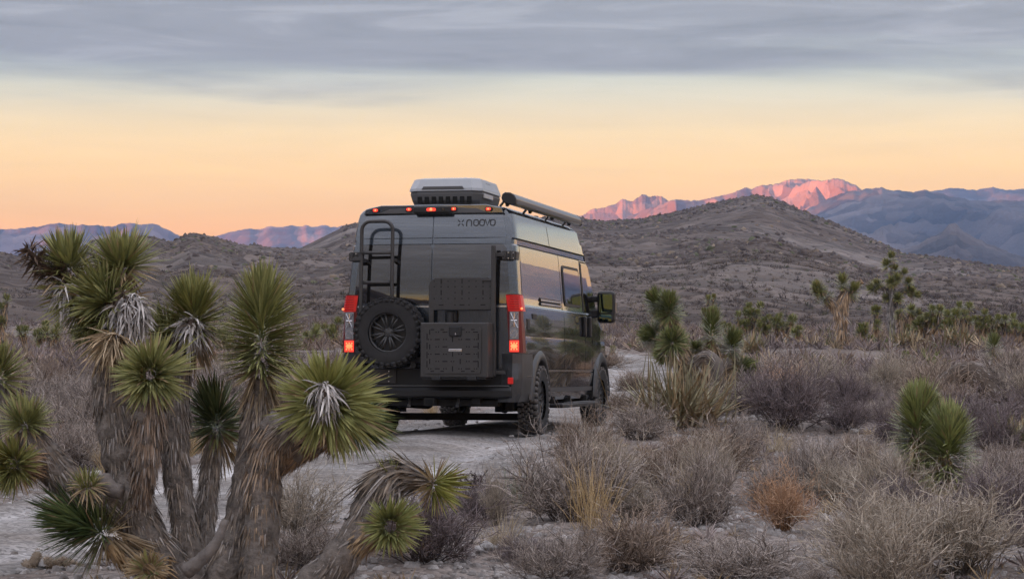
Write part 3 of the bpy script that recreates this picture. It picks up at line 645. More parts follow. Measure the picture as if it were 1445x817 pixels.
# strips that follow the body side
def strip(name, pts, wd, m, off=.004, parent=body, side=1, th=.004):
    """pts: (y,z) path on the body side, wd: strip width across the path"""
    p = np.array(pts, float); n = max(2, len(p)); fine = []
    for a, b in zip(p, p[1:]):
        k = max(2, int(np.linalg.norm(b - a) / .06)); fine += [a + (b - a) * t for t in np.linspace(0, 1, k, endpoint=False)]
    fine.append(p[-1]); p = np.array(fine); t = nrm(np.gradient(p, axis=0)); q = np.c_[-t[:, 1], t[:, 0]] * wd / 2
    def X(v, o): return np.c_[side * (hw(v[:, 1]) * wsc(v[:, 0]) + o), v[:, 0] + ry(v[:, 1]) * np.maximum(0, 1 - v[:, 0] / .9), v[:, 1]]
    V = np.stack([X(p - q, off - th), X(p - q, off), X(p + q, off), X(p + q, off - th)], 1).reshape(-1, 3)
    i = np.arange(len(p) - 1)[:, None] * 4; j = np.array([[0, 1], [1, 2], [2, 3], [3, 0]])
    Q = np.stack([i + j[None, :, 0], i + j[None, :, 1], i + 4 + j[None, :, 1], i + 4 + j[None, :, 0]], -1).reshape(-1, 4)
    a = Acc(); a.add(V, Q); return part(name, a, m, parent)
for s in (-1, 1):
    for pts, wd in (([(.09, 2.478), (3.9, 2.478)], .012), ([(.10, 2.178), (4.2, 2.178)], .013), ([(2.02, 2.185), (2.02, 2.47)], .014), ([(.2, 2.108), (3.95, 2.108)], .018), ([(2.52, 2.10), (2.52, .74)], .010), ([(3.88, 2.10), (3.92, 1.45), (3.9, .74)], .014),
                    ([(.22, 2.10), (.20, 1.47)], .010), ([(.16, .905), (.5, .905)], .008), ([(4.42, 1.4), (4.42, .74)], .008)):
        strip('panel_seam', pts, wd, M_SEAM, .0015, side=s)
    strip('belt_sheen', [(.16, 1.432), (3.95, 1.432)], .016, M_CHROME, .006, side=s)  # silver strip stands in for sky sheen on the shoulder crease
    strip('rocker_trim', [(1.56, .722), (4.5, .722)], .02, M_CHROME, .012, side=s)
    strip('sill_trim', [(1.56, .50), (4.55, .50)], .05, M_GREYP, .010, side=s)
    strip('crease_trim', [(.62, .655), (.20, .655)], .008, M_CHROME, .033, side=s)
def side_panel(name, y0, y1, z0, z1, r, m, off, th, side=1, parent=body, skew=0, n=28):
    """a rounded panel that follows the body side"""
    a = Acc(); zs = z0 + (z1 - z0) * (1 - np.cos(np.linspace(0, np.pi, n))) / 2; ny = 12; G = []
    for o in (off, off - th):
        V = []
        for z in zs:
            dz = min(z - z0, z1 - z); e = r - math.sqrt(max(0, r * r - (r - min(dz, r)) ** 2)); f = (z - z0) / (z1 - z0)
            yy = np.linspace(y0 + e, y1 - e - skew * f, ny); V.append(np.c_[side * (hw(z) * wsc(yy) + o), yy, np.full(ny, z)])
        G.append(np.array(V).reshape(-1, 3)); i = np.arange(n - 1)[:, None] * ny; j = np.arange(ny - 1)[None]
        a.add(G[-1], np.stack([i + j, i + j + 1, i + ny + j + 1, i + ny + j], -1).reshape(-1, 4))
    k = ny * n; ed = list(range(ny)) + [q * ny + ny - 1 for q in range(1, n)] + list(range(k - 2, k - ny - 1, -1)) + [q * ny for q in range(n - 2, -1, -1)]
    a.add(np.zeros((0, 3)), [[ed[q] - a.n, ed[q + 1] - a.n, ed[q + 1] + k - a.n, ed[q] + k - a.n] for q in range(len(ed) - 1)], None, np.zeros((0, 3)))
    return part(name, a, m, parent, smooth=False)
for s in (-1, 1):
    f_ = side_panel('side_window', 2.66, 3.76, 1.50, 1.99, .09, M_BLACK, .010, .02, s); side_panel('window_pane', 2.70, 3.72, 1.535, 1.955, .07, M_GLASS, .014, .01, s, f_)
    side_panel('cab_window', 3.97, 4.86, 1.46, 2.06, .05, M_GLASS, .008, .02, s, skew=.42)
    side_panel('pillar_trim', 3.90, 3.965, 1.46, 2.07, .01, M_BLACK, .006, .02, s)
    strip('window_trim', [(3.95, 2.085), (4.36, 2.085)], .014, M_BLACK, .008, side=s)
    for y in (3.76, 4.12):
        bm = B(); box(bm, s * 1.035 - .025, s * 1.035 + .025, y - .045, y + .045, 1.14, 1.40, .02, 3); part('door_handle', bm, M_BLACK)
    lv = strip('vent_louvre', [(1.15, 1.508), (2.42, 1.508)], .09, M_SEAM, .004, side=s)
    for z in (1.485, 1.53): strip('louvre_bar', [(1.17, z), (2.42, z)], .026, M_CHROME, .016, parent=lv, side=s, th=.014)
bm = B(); box(bm, 1.0, 1.022, .60, .82, 1.30, 1.36, .006); part('hatch_handle', bm, M_BLACK)
bm = B(); box(bm, 1.005, 1.026, .28, .42, 1.18, 1.30, .01); part('hatch_lock', bm, M_BLACK)
# mirrors
for s in (-1, 1):
    bm = B(); box(bm, s * 1.16 - .115, s * 1.16 + .115, 4.55, 4.70, 1.33, 1.74, .05, 3); mi = part('wing_mirror', bm, M_BLACK)
    bm = B(); prism(bm, rrect(s * 1.165 - .085, s * 1.165 + .085, 1.46, 1.70, .03), 4.548, 4.540, 'y'); part('mirror_glass', bm, mat('mirror', (.07, .12, .13), .03, 1) if s < 0 else bpy.data.materials['mirror'], mi)
    bm = B(); prism(bm, rrect(s * 1.165 - .08, s * 1.165 + .08, 1.355, 1.44, .03), 4.548, 4.540, 'y'); part('spotter_glass', bm, bpy.data.materials['mirror'], mi)
    bm = B(); box(bm, s * 1.285 - .008, s * 1.285 + .008, 4.6, 4.69, 1.46, 1.60, .004); part('turn_signal', bm, M_CLEAR, mi)
    bm = B(); box(bm, s * 1.02 - .06, s * 1.02 + .06, 4.60, 4.72, 1.40, 1.50, .02); box(bm, s * 1.02 - .06, s * 1.02 + .06, 4.60, 4.72, 1.60, 1.68, .02); part('mirror_arm', bm, M_BLACK, mi)
# windscreen and bonnet details
a = Acc(); yy = np.linspace(4.08, 4.9, 10); V = []
for y in yy: V.append(np.c_[np.linspace(-1, 1, 11) * (hw(ztop(y)) - .09), np.full(11, y - .006), np.full(11, ztop(y) + .008)])
V = np.array(V).reshape(-1, 3); i = np.arange(9)[:, None] * 11; j = np.arange(10)[None]; a.add(V, np.stack([i + j, i + j + 1, i + 12 + j, i + 11 + j], -1).reshape(-1, 4)); part('windscreen', a, M_GLASS, smooth=True)
for s in (-1, 1):
    bm = B(); box(bm, s * .66 - .12, s * .66 + .12, 5.84, 5.95, .86, 1.04, .04); part('headlight', bm, M_CLEAR)
bm = B(); box(bm, -.5, .5, 5.9, 5.975, .55, .8, .03); part('front_grille', bm, M_BLACK)
# ladder
LX0, LX1, LY = -.771, -.417, -.15
def tubebm(pts, r, n=10):
    a = Acc(); tube(a, pts, r, n); return a
top = [(LX0, LY, 1.30), (LX0, LY + .0, 1.9)] ; arc = []
for q in range(0, 91, 15): arc.append((LX0 + .10 - .10 * math.cos(R(q)), LY + .03, 2.27 + .10 * math.sin(R(q))))
arc2 = [(LX1 - .10 + .10 * math.sin(R(q)), LY + .03, 2.27 + .10 * math.cos(R(q))) for q in range(0, 91, 15)]
path = [(LX0, LY, .95), (LX0, LY, 1.3), (LX0, LY, 1.7), (LX0, LY + .02, 2.1)] + arc + arc2 + [(LX1, LY + .02, 2.1), (LX1, LY, 1.7), (LX1, LY, 1.3), (LX1, LY, .95)]
lad = part('ladder', tubebm(path, .021, 12), M_SATIN, smooth=True)
for z in (2.02, 1.69, 1.40): part('rung', tubebm([(LX0, LY + .01, z), ((LX0 + LX1) / 2, LY + .01, z), (LX1, LY + .01, z)], .019, 10), M_SATIN, lad, True)
bm = B()
for z in (1.94, 1.25):
    for x in (LX0, LX1): box(bm, x - .02, x + .02, LY, float(ry(z)) - .02, z - .02, z + .02, .004)
box(bm, -.86, LX0, LY - .015, LY + .02, 1.93, 1.97, .004)
parts('standoff', bm, M_SATIN, lad)
# spare carrier
bm = B(); box(bm, -.80, -.05, -.085, -.05, .80, .87, .008); box(bm, -.48, -.37, -.12, -.03, .8, 1.45, .008); cyl(bm, (-.425, -.25, 1.137), (-.425, -.03, 1.137), .05); sc = part('spare_carrier', bm, M_SATIN)
bm = B()
for x in (-.78, -.16): cyl(bm, (x, -.2, .775), (x, -.03, .775), .032, 14)
parts('end_bolt', bm, M_BLACK, sc)
# cargo box with peg-slot lid and upper board
bx0, bx1, bz0, bz1, by = -.03, .727, .645, 1.242, -.40
bm = B(); box(bm, bx0, bx1, by, -.07, bz0, bz1, .012); cb = part('cargo_box', bm, M_SATIN)
bm = B(); prism(bm, rrect(bx0 + .05, bx1 - .075, bz0 + .045, bz1 - .055, .02), by, by - .014, 'y', .004); part('box_lid', bm, M_SATIN, cb)
bm = B(); box(bm, .30, .435, by - .030, by - .012, 1.09, 1.205, .012); part('latch', bm, M_BLACK, cb)
bm = B(); box(bm, .365, .378, by - .036, by - .028, 1.105, 1.125, .003); part('latch_key', bm, M_CHROME, cb)
bm = B(); box(bm, .29, .44, by - .020, by - .012, .925, .955, .003); part('badge_plate', bm, M_CHROME, cb)
bm = B(); lx0, lx1, lz0, lz1 = bx0 + .05, bx1 - .075, bz0 + .045, bz1 - .055; yq = by - .0155
def slot(bm, x, z, horiz, L=.055, t=.010, y=yq, th=.004):
    if horiz: box(bm, x - L / 2, x + L / 2, y, y + th, z - t / 2, z + t / 2)
    else: box(bm, x - t / 2, x + t / 2, y, y + th, z - L / 2, z + L / 2)
for ix in range(7):
    for iz in range(6):
        x = lx0 + .06 + ix * (lx1 - lx0 - .12) / 6; z = lz0 + .05 + iz * (lz1 - lz0 - .10) / 5
        if .28 < x < .45 and (z > 1.06 or .9 < z < .98): continue
        if (ix + iz) % 2: slot(bm, x, z, (ix // 2 + iz) % 2 == 0)
        else:
            slot(bm, x - .014, z, True, .012, .012); slot(bm, x + .014, z, True, .012, .012)
for x in (lx0 + .03, lx1 - .03):
    for z in np.linspace(lz0 + .1, lz1 - .1, 4): slot(bm, x, z, False, .07)
for z in (lz0 + .022, lz1 - .022):
    for x in (lx0 + .09, lx0 + .2, lx1 - .2, lx1 - .09): slot(bm, x, z, True, .04)
part('peg_slots', bm, M_SEAM, cb, kind='stuff')
bm = B(); box(bm, bx0 + .02, bx1 - .03, by + .02, -.1, bz0 - .022, bz0 - .002, .004); box(bm, .1, .2, by - .012, by + .02, bz0 - .03, bz0 + .012, .004); box(bm, .5, .6, by - .012, by + .02, bz0 - .03, bz0 + .012, .004); part('hinge_rail', bm, M_BLACK, cb)
py0 = -.135
bm = B(); prism(bm, [(.0, 1.40), (.0, 1.66), (.025, 1.71), (.075, 1.735), (.67, 1.735), (.72, 1.71), (.747, 1.66), (.747, 1.40)], py0, py0 + .008, 'y', .001)
pb = part('peg_board', bm, M_SATIN)
bm = B(); box(bm, .0, .05, py0, py0 + .03, 1.20, 1.40, .003); box(bm, .697, .747, py0, py0 + .03, 1.20, 1.40, .003); box(bm, .05, .697, py0 + .002, py0 + .02, 1.385, 1.402, .002); parts('side_strut', bm, M_SATIN, pb)
bm = B()
for ix, x in enumerate(np.linspace(.06, .69, 9)):
    for iz, z in enumerate((1.44, 1.51, 1.575, 1.64, 1.70)):
        if iz in (1, 3): slot(bm, x, z, True, .012, .012, py0 - .0015)
        elif ix % 3 == 1 : slot(bm, x, z, iz == 0, .055, .010, py0 - .0015)
        elif iz == 4 or ix % 2: slot(bm, x, z, True, .014, .010, py0 - .0015)
part('peg_slots', bm, M_SEAM, pb, kind='stuff')
bm = B(); box(bm, .17, .30, -.10, -.03, 1.25, 1.38, .02); cyl(bm, (.235, -.12, 1.24), (.235, -.12, 1.36), .045, 14); part('strap_reel', bm, M_BLACK)
bm = B(); box(bm, .707, .753, -.16, -.115, 1.15, 2.09, .006); box(bm, .60, .72, -.15, -.12, 1.70, 1.72, .003); box(bm, .72, .86, -.13, -.10, 1.97, 2.01, .004); box(bm, .72, .86, -.13, -.10, .68, .72, .004); box(bm, .707, .753, -.16, -.09, .66, 1.15, .006); part('swing_arm', bm, M_SATIN)
# roof air conditioner
def loft(bm, secs):
    vs = [[bm.verts.new(p) for p in s] for s in secs]; n = len(secs[0]); bm.faces.new(vs[0]); bm.faces.new(vs[-1][::-1])
    for a, b in zip(vs, vs[1:]):
        for i in range(n): bm.faces.new((a[i], b[i], b[(i + 1) % n], a[(i + 1) % n]))
def oct_(x0, x1, y0, y1, c, z): return [(x0 + c, y0, z), (x1 - c, y0, z), (x1, y0 + c, z), (x1, y1 - c, z), (x1 - c, y1, z), (x0 + c, y1, z), (x0, y1 - c, z), (x0, y0 + c, z)]
ay0, ay1 = .38, 1.50
bm = B(); loft(bm, [oct_(-.32, .42, ay0 + .05, ay1 - .05, .08, 2.565), oct_(-.345, .445, ay0, ay1, .09, 2.63), oct_(-.365, .465, ay0 - .01, ay1, .1, 2.70), oct_(-.36, .46, ay0 - .005, ay1, .1, 2.735)]); acb = part('air_conditioner', bm, M_GREYP)
bm = B(); loft(bm, [oct_(-.375, .475, ay0 - .02, ay1 + .02, .1, 2.735), oct_(-.37, .47, ay0 - .015, ay1, .1, 2.765), oct_(-.335, .435, ay0 + .05, ay1 - .06, .1, 2.872), oct_(-.30, .40, ay0 + .10, ay1 - .1, .1, 2.886)]); part('top_cover', bm, M_WHITE, acb)
bm = B(); prism(bm, [(-.21, 2.752), (.28, 2.752), (.26, 2.785), (-.19, 2.785)], ay0 - .026, ay0 + .02, 'y', .004); part('cover_recess', bm, M_GREYP, acb)
bm = B()
for x in np.linspace(-.235, .335, 8): box(bm, x - .028, x + .028, ay0 - .006, ay0 + .05, 2.60, 2.675, .004)
parts('grille_slot', bm, M_SEAM, acb)
bm = B(); box(bm, .462, .478, .52, .98, 2.66, 2.71, .004); part('side_vent', bm, M_WHITE, acb)
bm = B(); box(bm, .40, .448, .72, .95, 2.822, 2.838, .002, mtx=None); part('badge', bm, M_LETTER, acb)
# awning
bm = B(); ap = [(.81, 2.575), (.795, 2.62), (.805, 2.658), (.835, 2.678), (.89, 2.674), (.93, 2.648), (.95, 2.612), (.952, 2.555), (.92, 2.54), (.86, 2.55)]
prism(bm, ap, .0, 4.0, 'y', .006); aw = part('awning', bm, M_AWN)
bm = B(); prism(bm, [(x + (x - .875) * .06, z + (z - 2.62) * .06) for x, z in ap], -.03, .02, 'y', .012); part('end_cap', bm, M_BLACK, aw)
bm = B(); prism(bm, [(x + (x - .875) * .06, z + (z - 2.62) * .06) for x, z in ap], 3.98, 4.03, 'y', .012); part('end_cap', bm, M_BLACK, aw)
bm = B(); box(bm, .949, .958, .03, 3.97, 2.56, 2.60, .002); part('front_rail', bm, M_GREYP, aw)
bm = B()
for y in (.05, 1.3, 2.6, 3.7):
    cyl(bm, (.76, y, 2.53), (.82, y, 2.60), .014, 8); cyl(bm, (.84, y, 2.53), (.82, y, 2.60), .014, 8); cyl(bm, (.84, y, 2.53), (.88, y, 2.585), .014, 8)
parts('bracket', bm, M_SATIN, aw)
# lettering on the right rear door
def stroke(bm, pts, wd, y0):
    p = [Vector((a, 0, b)) for a, b in pts]
    L = []
    for k in range(len(p)):
        t = (p[min(k + 1, len(p) - 1)] - p[max(k - 1, 0)]).normalized(); q = Vector((-t.z, 0, t.x)) * wd / 2; L.append((p[k] - q, p[k] + q))
    vs = [[bm.verts.new((a.x, float(ry(a.z)) - o + .02 * (abs(a.x) / .9) ** 3, a.z)) for a in (l, r) for o in (y0, y0 + .003)] for l, r in L]
    for a, b in zip(vs, vs[1:]):
        for i0, i1 in ((0, 1), (1, 3), (3, 2), (2, 0)): bm.faces.new((a[i0], a[i1], b[i1], b[i0]))
    for e in (vs[0], vs[-1]): bm.faces.new((e[0], e[1], e[3], e[2]))
bm = B(); zc, hh, st = 2.355, .032, .0135
def ring(cx, w2): return [(cx + w2 * math.copysign(abs(math.cos(q)) ** .7, math.cos(q)), zc + hh * math.copysign(abs(math.sin(q)) ** .7, math.sin(q))) for q in np.linspace(0, 2 * math.pi, 25)]
stroke(bm, [(.378, zc - hh - .006), (.378, zc + .008), (.384, zc + .024), (.398, zc + hh), (.412, zc + hh), (.426, zc + .024), (.432, zc + .008), (.432, zc - hh - .006)], st, .0225)
for cx in (.484, .552, .672): stroke(bm, ring(cx, .027), st, .0225)
stroke(bm, [(.586, zc + hh + .006), (.612, zc - hh), (.638, zc + hh + .006)], st, .0225)
part('lettering', bm, M_LETTER)
bm = B()
for sx in (-1, 1):
    for sz in (-1, 1): stroke(bm, [(.312 + sx * .010, zc + sz * .010), (.312 + sx * .033, zc + sz * .033)], .012, .0225)
part('emblem', bm, M_LETTER)
# ------------------------------------------------------------------ Joshua trees and yuccas
def pal(r, n, a, b, j=.12):
    t = r.random((n, 1)); c = np.array(a) * (1 - t) + np.array(b) * t; return c * (1 + r.normal(size=(n, 1)) * j)
GREEN = ((.19, .215, .085), (.44, .445, .195)); OLIVE = ((.17, .19, .06), (.33, .32, .12)); TAN = ((.26, .19, .105), (.46, .36, .22)); GREY = ((.17, .15, .135), (.36, .335, .31))
BROWN = ((.145, .117, .095), (.285, .24, .195)); STRAW = ((.38, .28, .17), (.58, .47, .32))
def basis(ax):
    ax = np.asarray(ax, float); ax = ax / np.linalg.norm(ax); a = np.cross(ax, (0, 0, 1.0) if abs(ax[2]) < .9 else (0, 1.0, 0)); a /= np.linalg.norm(a); return ax, a, np.cross(ax, a)
def rosette(acc, c, ax, L, n, r, elong=.15, hi=8, lo=115, W=.018, cols=GREEN, dead=.12, detail=True, r0=.035, old=OLIVE, sag=.04, pw=.85):
    """a head of stiff leaves round an axis: lowest leaves hang back and are dead, top leaves point along the axis"""
    ax, a, b = basis(ax); u = (np.arange(n) + .5) / n; u = np.clip(u + r.normal(size=n) * .03, 0, 1)
    ph = np.arange(n) * 2.39996 + r.normal(size=n) * .25; th = np.radians(lo + (hi - lo) * u ** pw + r.normal(size=n) * 8)
    rad = a * np.cos(ph)[:, None] + b * np.sin(ph)[:, None]
    d = ax * np.cos(th)[:, None] + rad * np.sin(th)[:, None]
    base = np.asarray(c) + ax * (elong * (u - .5))[:, None] + rad * r0
    l = L * (1 + .10 * np.sin(ph + r.random() * 6.28) + .07 * np.sin(2 * ph + r.random() * 6.28)) * (.74 + .30 * r.random(n)) * np.interp(u, [0, .15, .8, 1], [.8, 1, 1, .72])
    col = pal(r, n, *cols); k = np.clip((.38 - u) / .3, 0, 1)[:, None] * r.random((n, 1)); col = col * (1 - k) + pal(r, n, *old) * k
    m = u < dead * (.6 + .8 * r.random(n)); col[m] = pal(r, m.sum(), *TAN)
    y = r.random(n) < .06; col[y] = pal(r, y.sum(), *TAN)
    bend = np.zeros((n, 3)); bend[:, 2] = -sag * l * (1 + 2.5 * m)
    bend += rdir(n, r) * (l * np.where(r.random(n) < .07, .28, .05))[:, None]
    tip = col * np.array((.85, .75, .65)); blades(acc, base, d, l, W * (.8 + .4 * r.random(n)), col, r, bend, detail, ref=ax + rdir(n, r) * .15, tipcol=col * .6 + tip * .4)
def thatch(acc, pts, rad, n, r, L=.16, W=.014, cols=BROWN, flare=22, detail=False, grey=.25, down=.25, t0=0, t1=1, cols2=GREY, pw=1):
    """dead leaves lying against a limb, tips towards its foot"""
    pts = np.asarray(pts, float); rad = np.broadcast_to(rad, len(pts)); tg, A, Bv = frames(pts); s = t0 + (t1 - t0) * r.random(n) ** pw; f = s * (len(pts) - 1); i = np.clip(f.astype(int), 0, len(pts) - 2); w_ = (f - i)[:, None]
    p = pts[i] * (1 - w_) + pts[i + 1] * w_; rr = rad[i] * (1 - w_[:, 0]) + rad[i + 1] * w_[:, 0]; t = tg[i]; ph = r.random(n) * 2 * np.pi
    n_ = A[i] * np.cos(ph)[:, None] + Bv[i] * np.sin(ph)[:, None]; fl = np.radians(flare * (.4 + r.random(n)))[:, None]
    d = -t * np.cos(fl) + n_ * np.sin(fl) + np.array((0, 0, -1)) * down + rdir(n, r) * .13
    pn = fbm(ph * 1.3, s * len(pts) * .55 + r.random() * 90, 3, 12); fl2 = 1 + .9 * np.clip(pn, -.5, .5); d = d + n_ * (.22 * np.clip(pn, 0, .6))[:, None]
    col = pal(r, n, *cols); g = r.random(n) < grey; col[g] = pal(r, g.sum(), *cols2); col = col * fl2[:, None]
    L = L * np.clip(1 + 1.1 * pn, .5, 1.6)
    l = L * (.6 + .6 * r.random(n)); bend = np.zeros((n, 3)); bend[:, 2] = -.12 * l
    blades(acc, p + n_ * (rr * (.90 + .16 * pn))[:, None], d, l, W * (.6 + .8 * r.random(n)), col, r, bend, detail, ref=n_ + rdir(n, r) * .4, fold=.2)
def root_empty(name, loc, label, cat, group=None):
    o = bpy.data.objects.new(name, None); COL.objects.link(o); o.location = loc; o.empty_display_size = .2; return tag(o, label, cat, group)
def local(acc, loc):
    acc.v = [v - np.asarray(loc) for v in acc.v]; return acc
TD = 14.0
def tp(x, y, dz=0): return P(x, y, TD + dz)
PXM = TD / F                        # metres per photo pixel at the tree
tree_base = tp(300, 862); tree_base[2] = height(tree_base[0], tree_base[1]) - .03
jt = root_empty('joshua_tree', tree_base, 'big many-branched Joshua tree with shaggy trunks in front of the dirt road', 'tree')
LIMBS = [  # name, control points (px, py, depth offset, radius px), dead leaf count, palette
    ('trunk', [(285, 880, .05, 60), (255, 815, .02, 36), (214, 765, -.02, 30), (191, 715, -.04, 28), (184, 670, .02, 27)], 620, BROWN, .3),
    ('limb', [(190, 690, .03, 34), (176, 645, .06, 33), (163, 585, .08, 31), (158, 535, .08, 29), (165, 500, .05, 26), (178, 462, .02, 20)], 900, BROWN, .25),
    ('limb', [(198, 708, -.10, 10), (201, 685, -.18, 16), (205, 640, -.26, 21), (210, 590, -.30, 24), (211, 548, -.32, 17)], 820, ((.15, .11, .082), (.285, .22, .165)), .25),
    ('limb', [(286, 850, .0, 30), (271, 800, .06, 24), (259, 735, .1, 20), (249, 660, .16, 21), (246, 590, .22, 22), (250, 530, .26, 20), (262, 475, .26, 16), (270, 450, .24, 14)], 1150, BROWN, .4),
    ('limb', [(292, 850, .2, 24), (286, 790, .3, 18), (291, 720, .42, 16), (299, 650, .5, 14), (306, 615, .52, 11)], 560, BROWN, .6),
    ('limb', [(302, 880, -.05, 44), (318, 810, -.04, 31), (336, 745, .0, 24), (350, 670, .04, 22), (361, 600, .02, 21), (366, 560, .02, 17), (368, 535, .02, 14)], 1100, BROWN, .25),
    ('limb', [(345, 900, -.2, 38), (362, 815, -.2, 29), (370, 740, -.18, 26), (373, 670, -.18, 26), (381, 625, -.20, 27), (397, 590, -.24, 22)], 1000, ((.17, .125, .09), (.34, .26, .185)), .25),
    ('limb', [(385, 650, -.12, 25), (425, 632, -.1, 21), (462, 612, -.05, 18), (492, 596, .0, 14)], 560, ((.17, .115, .075), (.34, .235, .15)), .12),
    ('limb', [(395, 610, -.26, 22), (425, 592, -.36, 18), (450, 575, -.46, 13)], 260, BROWN, .2),
    ('limb', [(196, 735, -.02, 30), (152, 708, -.06, 24), (112, 692, -.1, 25), (78, 662, -.12, 26), (52, 630, -.14, 22), (38, 605, -.15, 15)], 900, BROWN, .35),
    ('limb', [(62, 650, -.14, 21), (42, 652, -.24, 18), (24, 655, -.30, 12)], 260, ((.17, .115, .075), (.34, .235, .15)), .1),
    ('limb', [(70, 655, .1, 20), (20, 610, .16, 24), (-2, 570, .18, 22), (-2, 545, .2, 15)], 460, BROWN, .3),
    ('limb', [(232, 800, -.1, 20), (195, 792, -.16, 18), (165, 775, -.2, 13), (148, 762, -.22, 9)], 330, ((.22, .145, .075), (.42, .30, .17)), .05),
    ('limb', [(375, 895, -.3, 40), (430, 838, -.34, 33), (478, 790, -.38, 28), (510, 745, -.36, 25), (530, 706, -.32, 27), (548, 680, -.28, 27), (566, 668, -.27, 20), (590, 674, -.26, 13), (612, 684, -.26, 8)], 1150, BROWN, .45),
    ('limb', [(505, 765, -.42, 20), (528, 752, -.5, 17), (545, 745, -.54, 10)], 200, ((.2, .14, .09), (.4, .3, .18)), .1),
    ('limb', [(172, 480, .06, 20), (150, 450, .12, 18), (128, 425, .16, 15), (108, 400, .18, 12)], 240, BROWN, .3),
    ('limb', [(160, 455, .1, 16), (166, 425, .16, 14), (170, 395, .18, 10)], 160, BROWN, .3),
    ('limb', [(250, 520, .2, 14), (242, 495, .3, 11), (236, 478, .34, 8)], 90, BROWN, .3)]
rt = np.random.default_rng(21)
for nm, cp, nb, cols, grey in LIMBS:
    k = len(cp) * 9; q = spline([(x, y, d, w_) for x, y, d, w_ in cp], k)
    pts = np.array([tp(x, y, d) for x, y, d, _ in q]); rad = q[:, 3] * PXM
    rad_c = rad * (.90 + .05 * np.sin(np.arange(k) * .9 + rt.random() * 6))
    a = Acc(); tube(a, pts, rad_c, 30, (.13, .1, .08), True, .22); o = link(nm, local(a, tree_base).mesh(nm, True), M_BARK, jt)
    low = .72 if cp[0][1] > 780 else .9
    a = Acc(); thatch(a, pts, rad * .88, int(nb * 6.5), rt, .062, .0066, cols, 10, False, grey, t1=.93, pw=low); thatch(a, pts, rad * .95, int(nb * 1.1), rt, .062, .009, cols, 22, True, grey, t1=.9, pw=low); thatch(a, pts, rad * .9, int(nb * .45), rt, .10, .009, cols, 18, True, 0, t0=.72)
    if cp[0][0] == 375: thatch(a, pts, rad * 1.0, 420, rt, .16, .013, ((.16, .125, .095), (.36, .31, .25)), 34, True, .4, t0=.55, t1=.96)
    t = link('dead_leaf_thatch', local(a, tree_base).mesh('dead_leaf_thatch'), M_THATCH, o); t['kind'] = 'stuff'
# heads: px, py, depth, axis, leaf px, count, elong px, hi, lo, width mm, extras
HEADS = [
    (96, 372, .18, (-.18, -.25, 1), 56, 210, 20, 5, 95, 18, {}),
    (118, 412, .14, (-.75, -.45, -.15), 62, 170, 26, 10, 100, 17, dict(cols=OLIVE, dead=.05)),
    (171, 372, .16, (.02, -.35, 1), 56, 230, 16, 5, 100, 19, {}),
    (150, 425, .08, (-.35, -.75, .25), 64, 240, 34, 10, 100, 18, {}),
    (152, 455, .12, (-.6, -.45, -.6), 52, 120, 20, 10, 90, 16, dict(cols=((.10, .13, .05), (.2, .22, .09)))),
    (275, 448, .22, (.0, -.25, 1), 60, 260, 44, 8, 120, 18, dict(cols=OLIVE)),
    (270, 425, .24, (-.1, -.2, 1), 42, 90, 14, 5, 70, 17, {}),
    (236, 470, .32, (-.1, -.5, 1), 42, 130, 12, 5, 105, 16, {}),
    (212, 528, -.36, (.03, -1, .18), 54, 330, 26, 4, 122, 17, {}),
    (369, 468, .02, (.02, -.06, 1), 62, 760, 116, 6, 104, 15, dict(dead=.04, r0=.045, pw=1.6)),
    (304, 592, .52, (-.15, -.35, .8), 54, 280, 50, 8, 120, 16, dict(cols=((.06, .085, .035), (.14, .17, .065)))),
    (462, 566, -.50, (.16, -1, .10), 76, 430, 34, 12, 112, 22, dict(cols=((.22, .24, .085), (.44, .45, .18)), dead=.05)),
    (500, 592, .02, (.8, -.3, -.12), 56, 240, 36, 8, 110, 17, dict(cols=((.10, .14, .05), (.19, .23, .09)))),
    (-4, 526, .2, (-.1, -.5, .8), 50, 240, 40, 6, 115, 17, {}),
    (36, 594, -.17, (.0, -.4, 1), 40, 210, 14, 5, 118, 15, {}),
    (18, 655, -.34, (-.35, -1, .05), 40, 230, 18, 4, 115, 16, dict(cols=OLIVE)),
    (123, 684, -.34, (.05, -.6, 1), 27, 90, 6, 6, 130, 11, dict(dead=.45, cols=OLIVE)),
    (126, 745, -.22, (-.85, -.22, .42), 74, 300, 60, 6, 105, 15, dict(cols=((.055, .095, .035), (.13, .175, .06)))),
    (210, 803, -.5, (.0, -1, .35), 28, 110, 4, 8, 100, 12, dict(dead=.85)),
    (616, 685, -.26, (.8, -.45, -.15), 44, 90, 12, 10, 115, 17, dict(dead=.35, cols=((.2, .22, .05), (.34, .34, .09)), old=TAN)),
    (551, 742, -.57, (.15, -1, .15), 40, 250, 14, 4, 115, 15, dict(cols=((.2, .23, .085), (.40, .42, .17)))),
    (551, 664, -.30, (-.25, -.1, 1), 22, 26, 6, 5, 60, 11, {})]
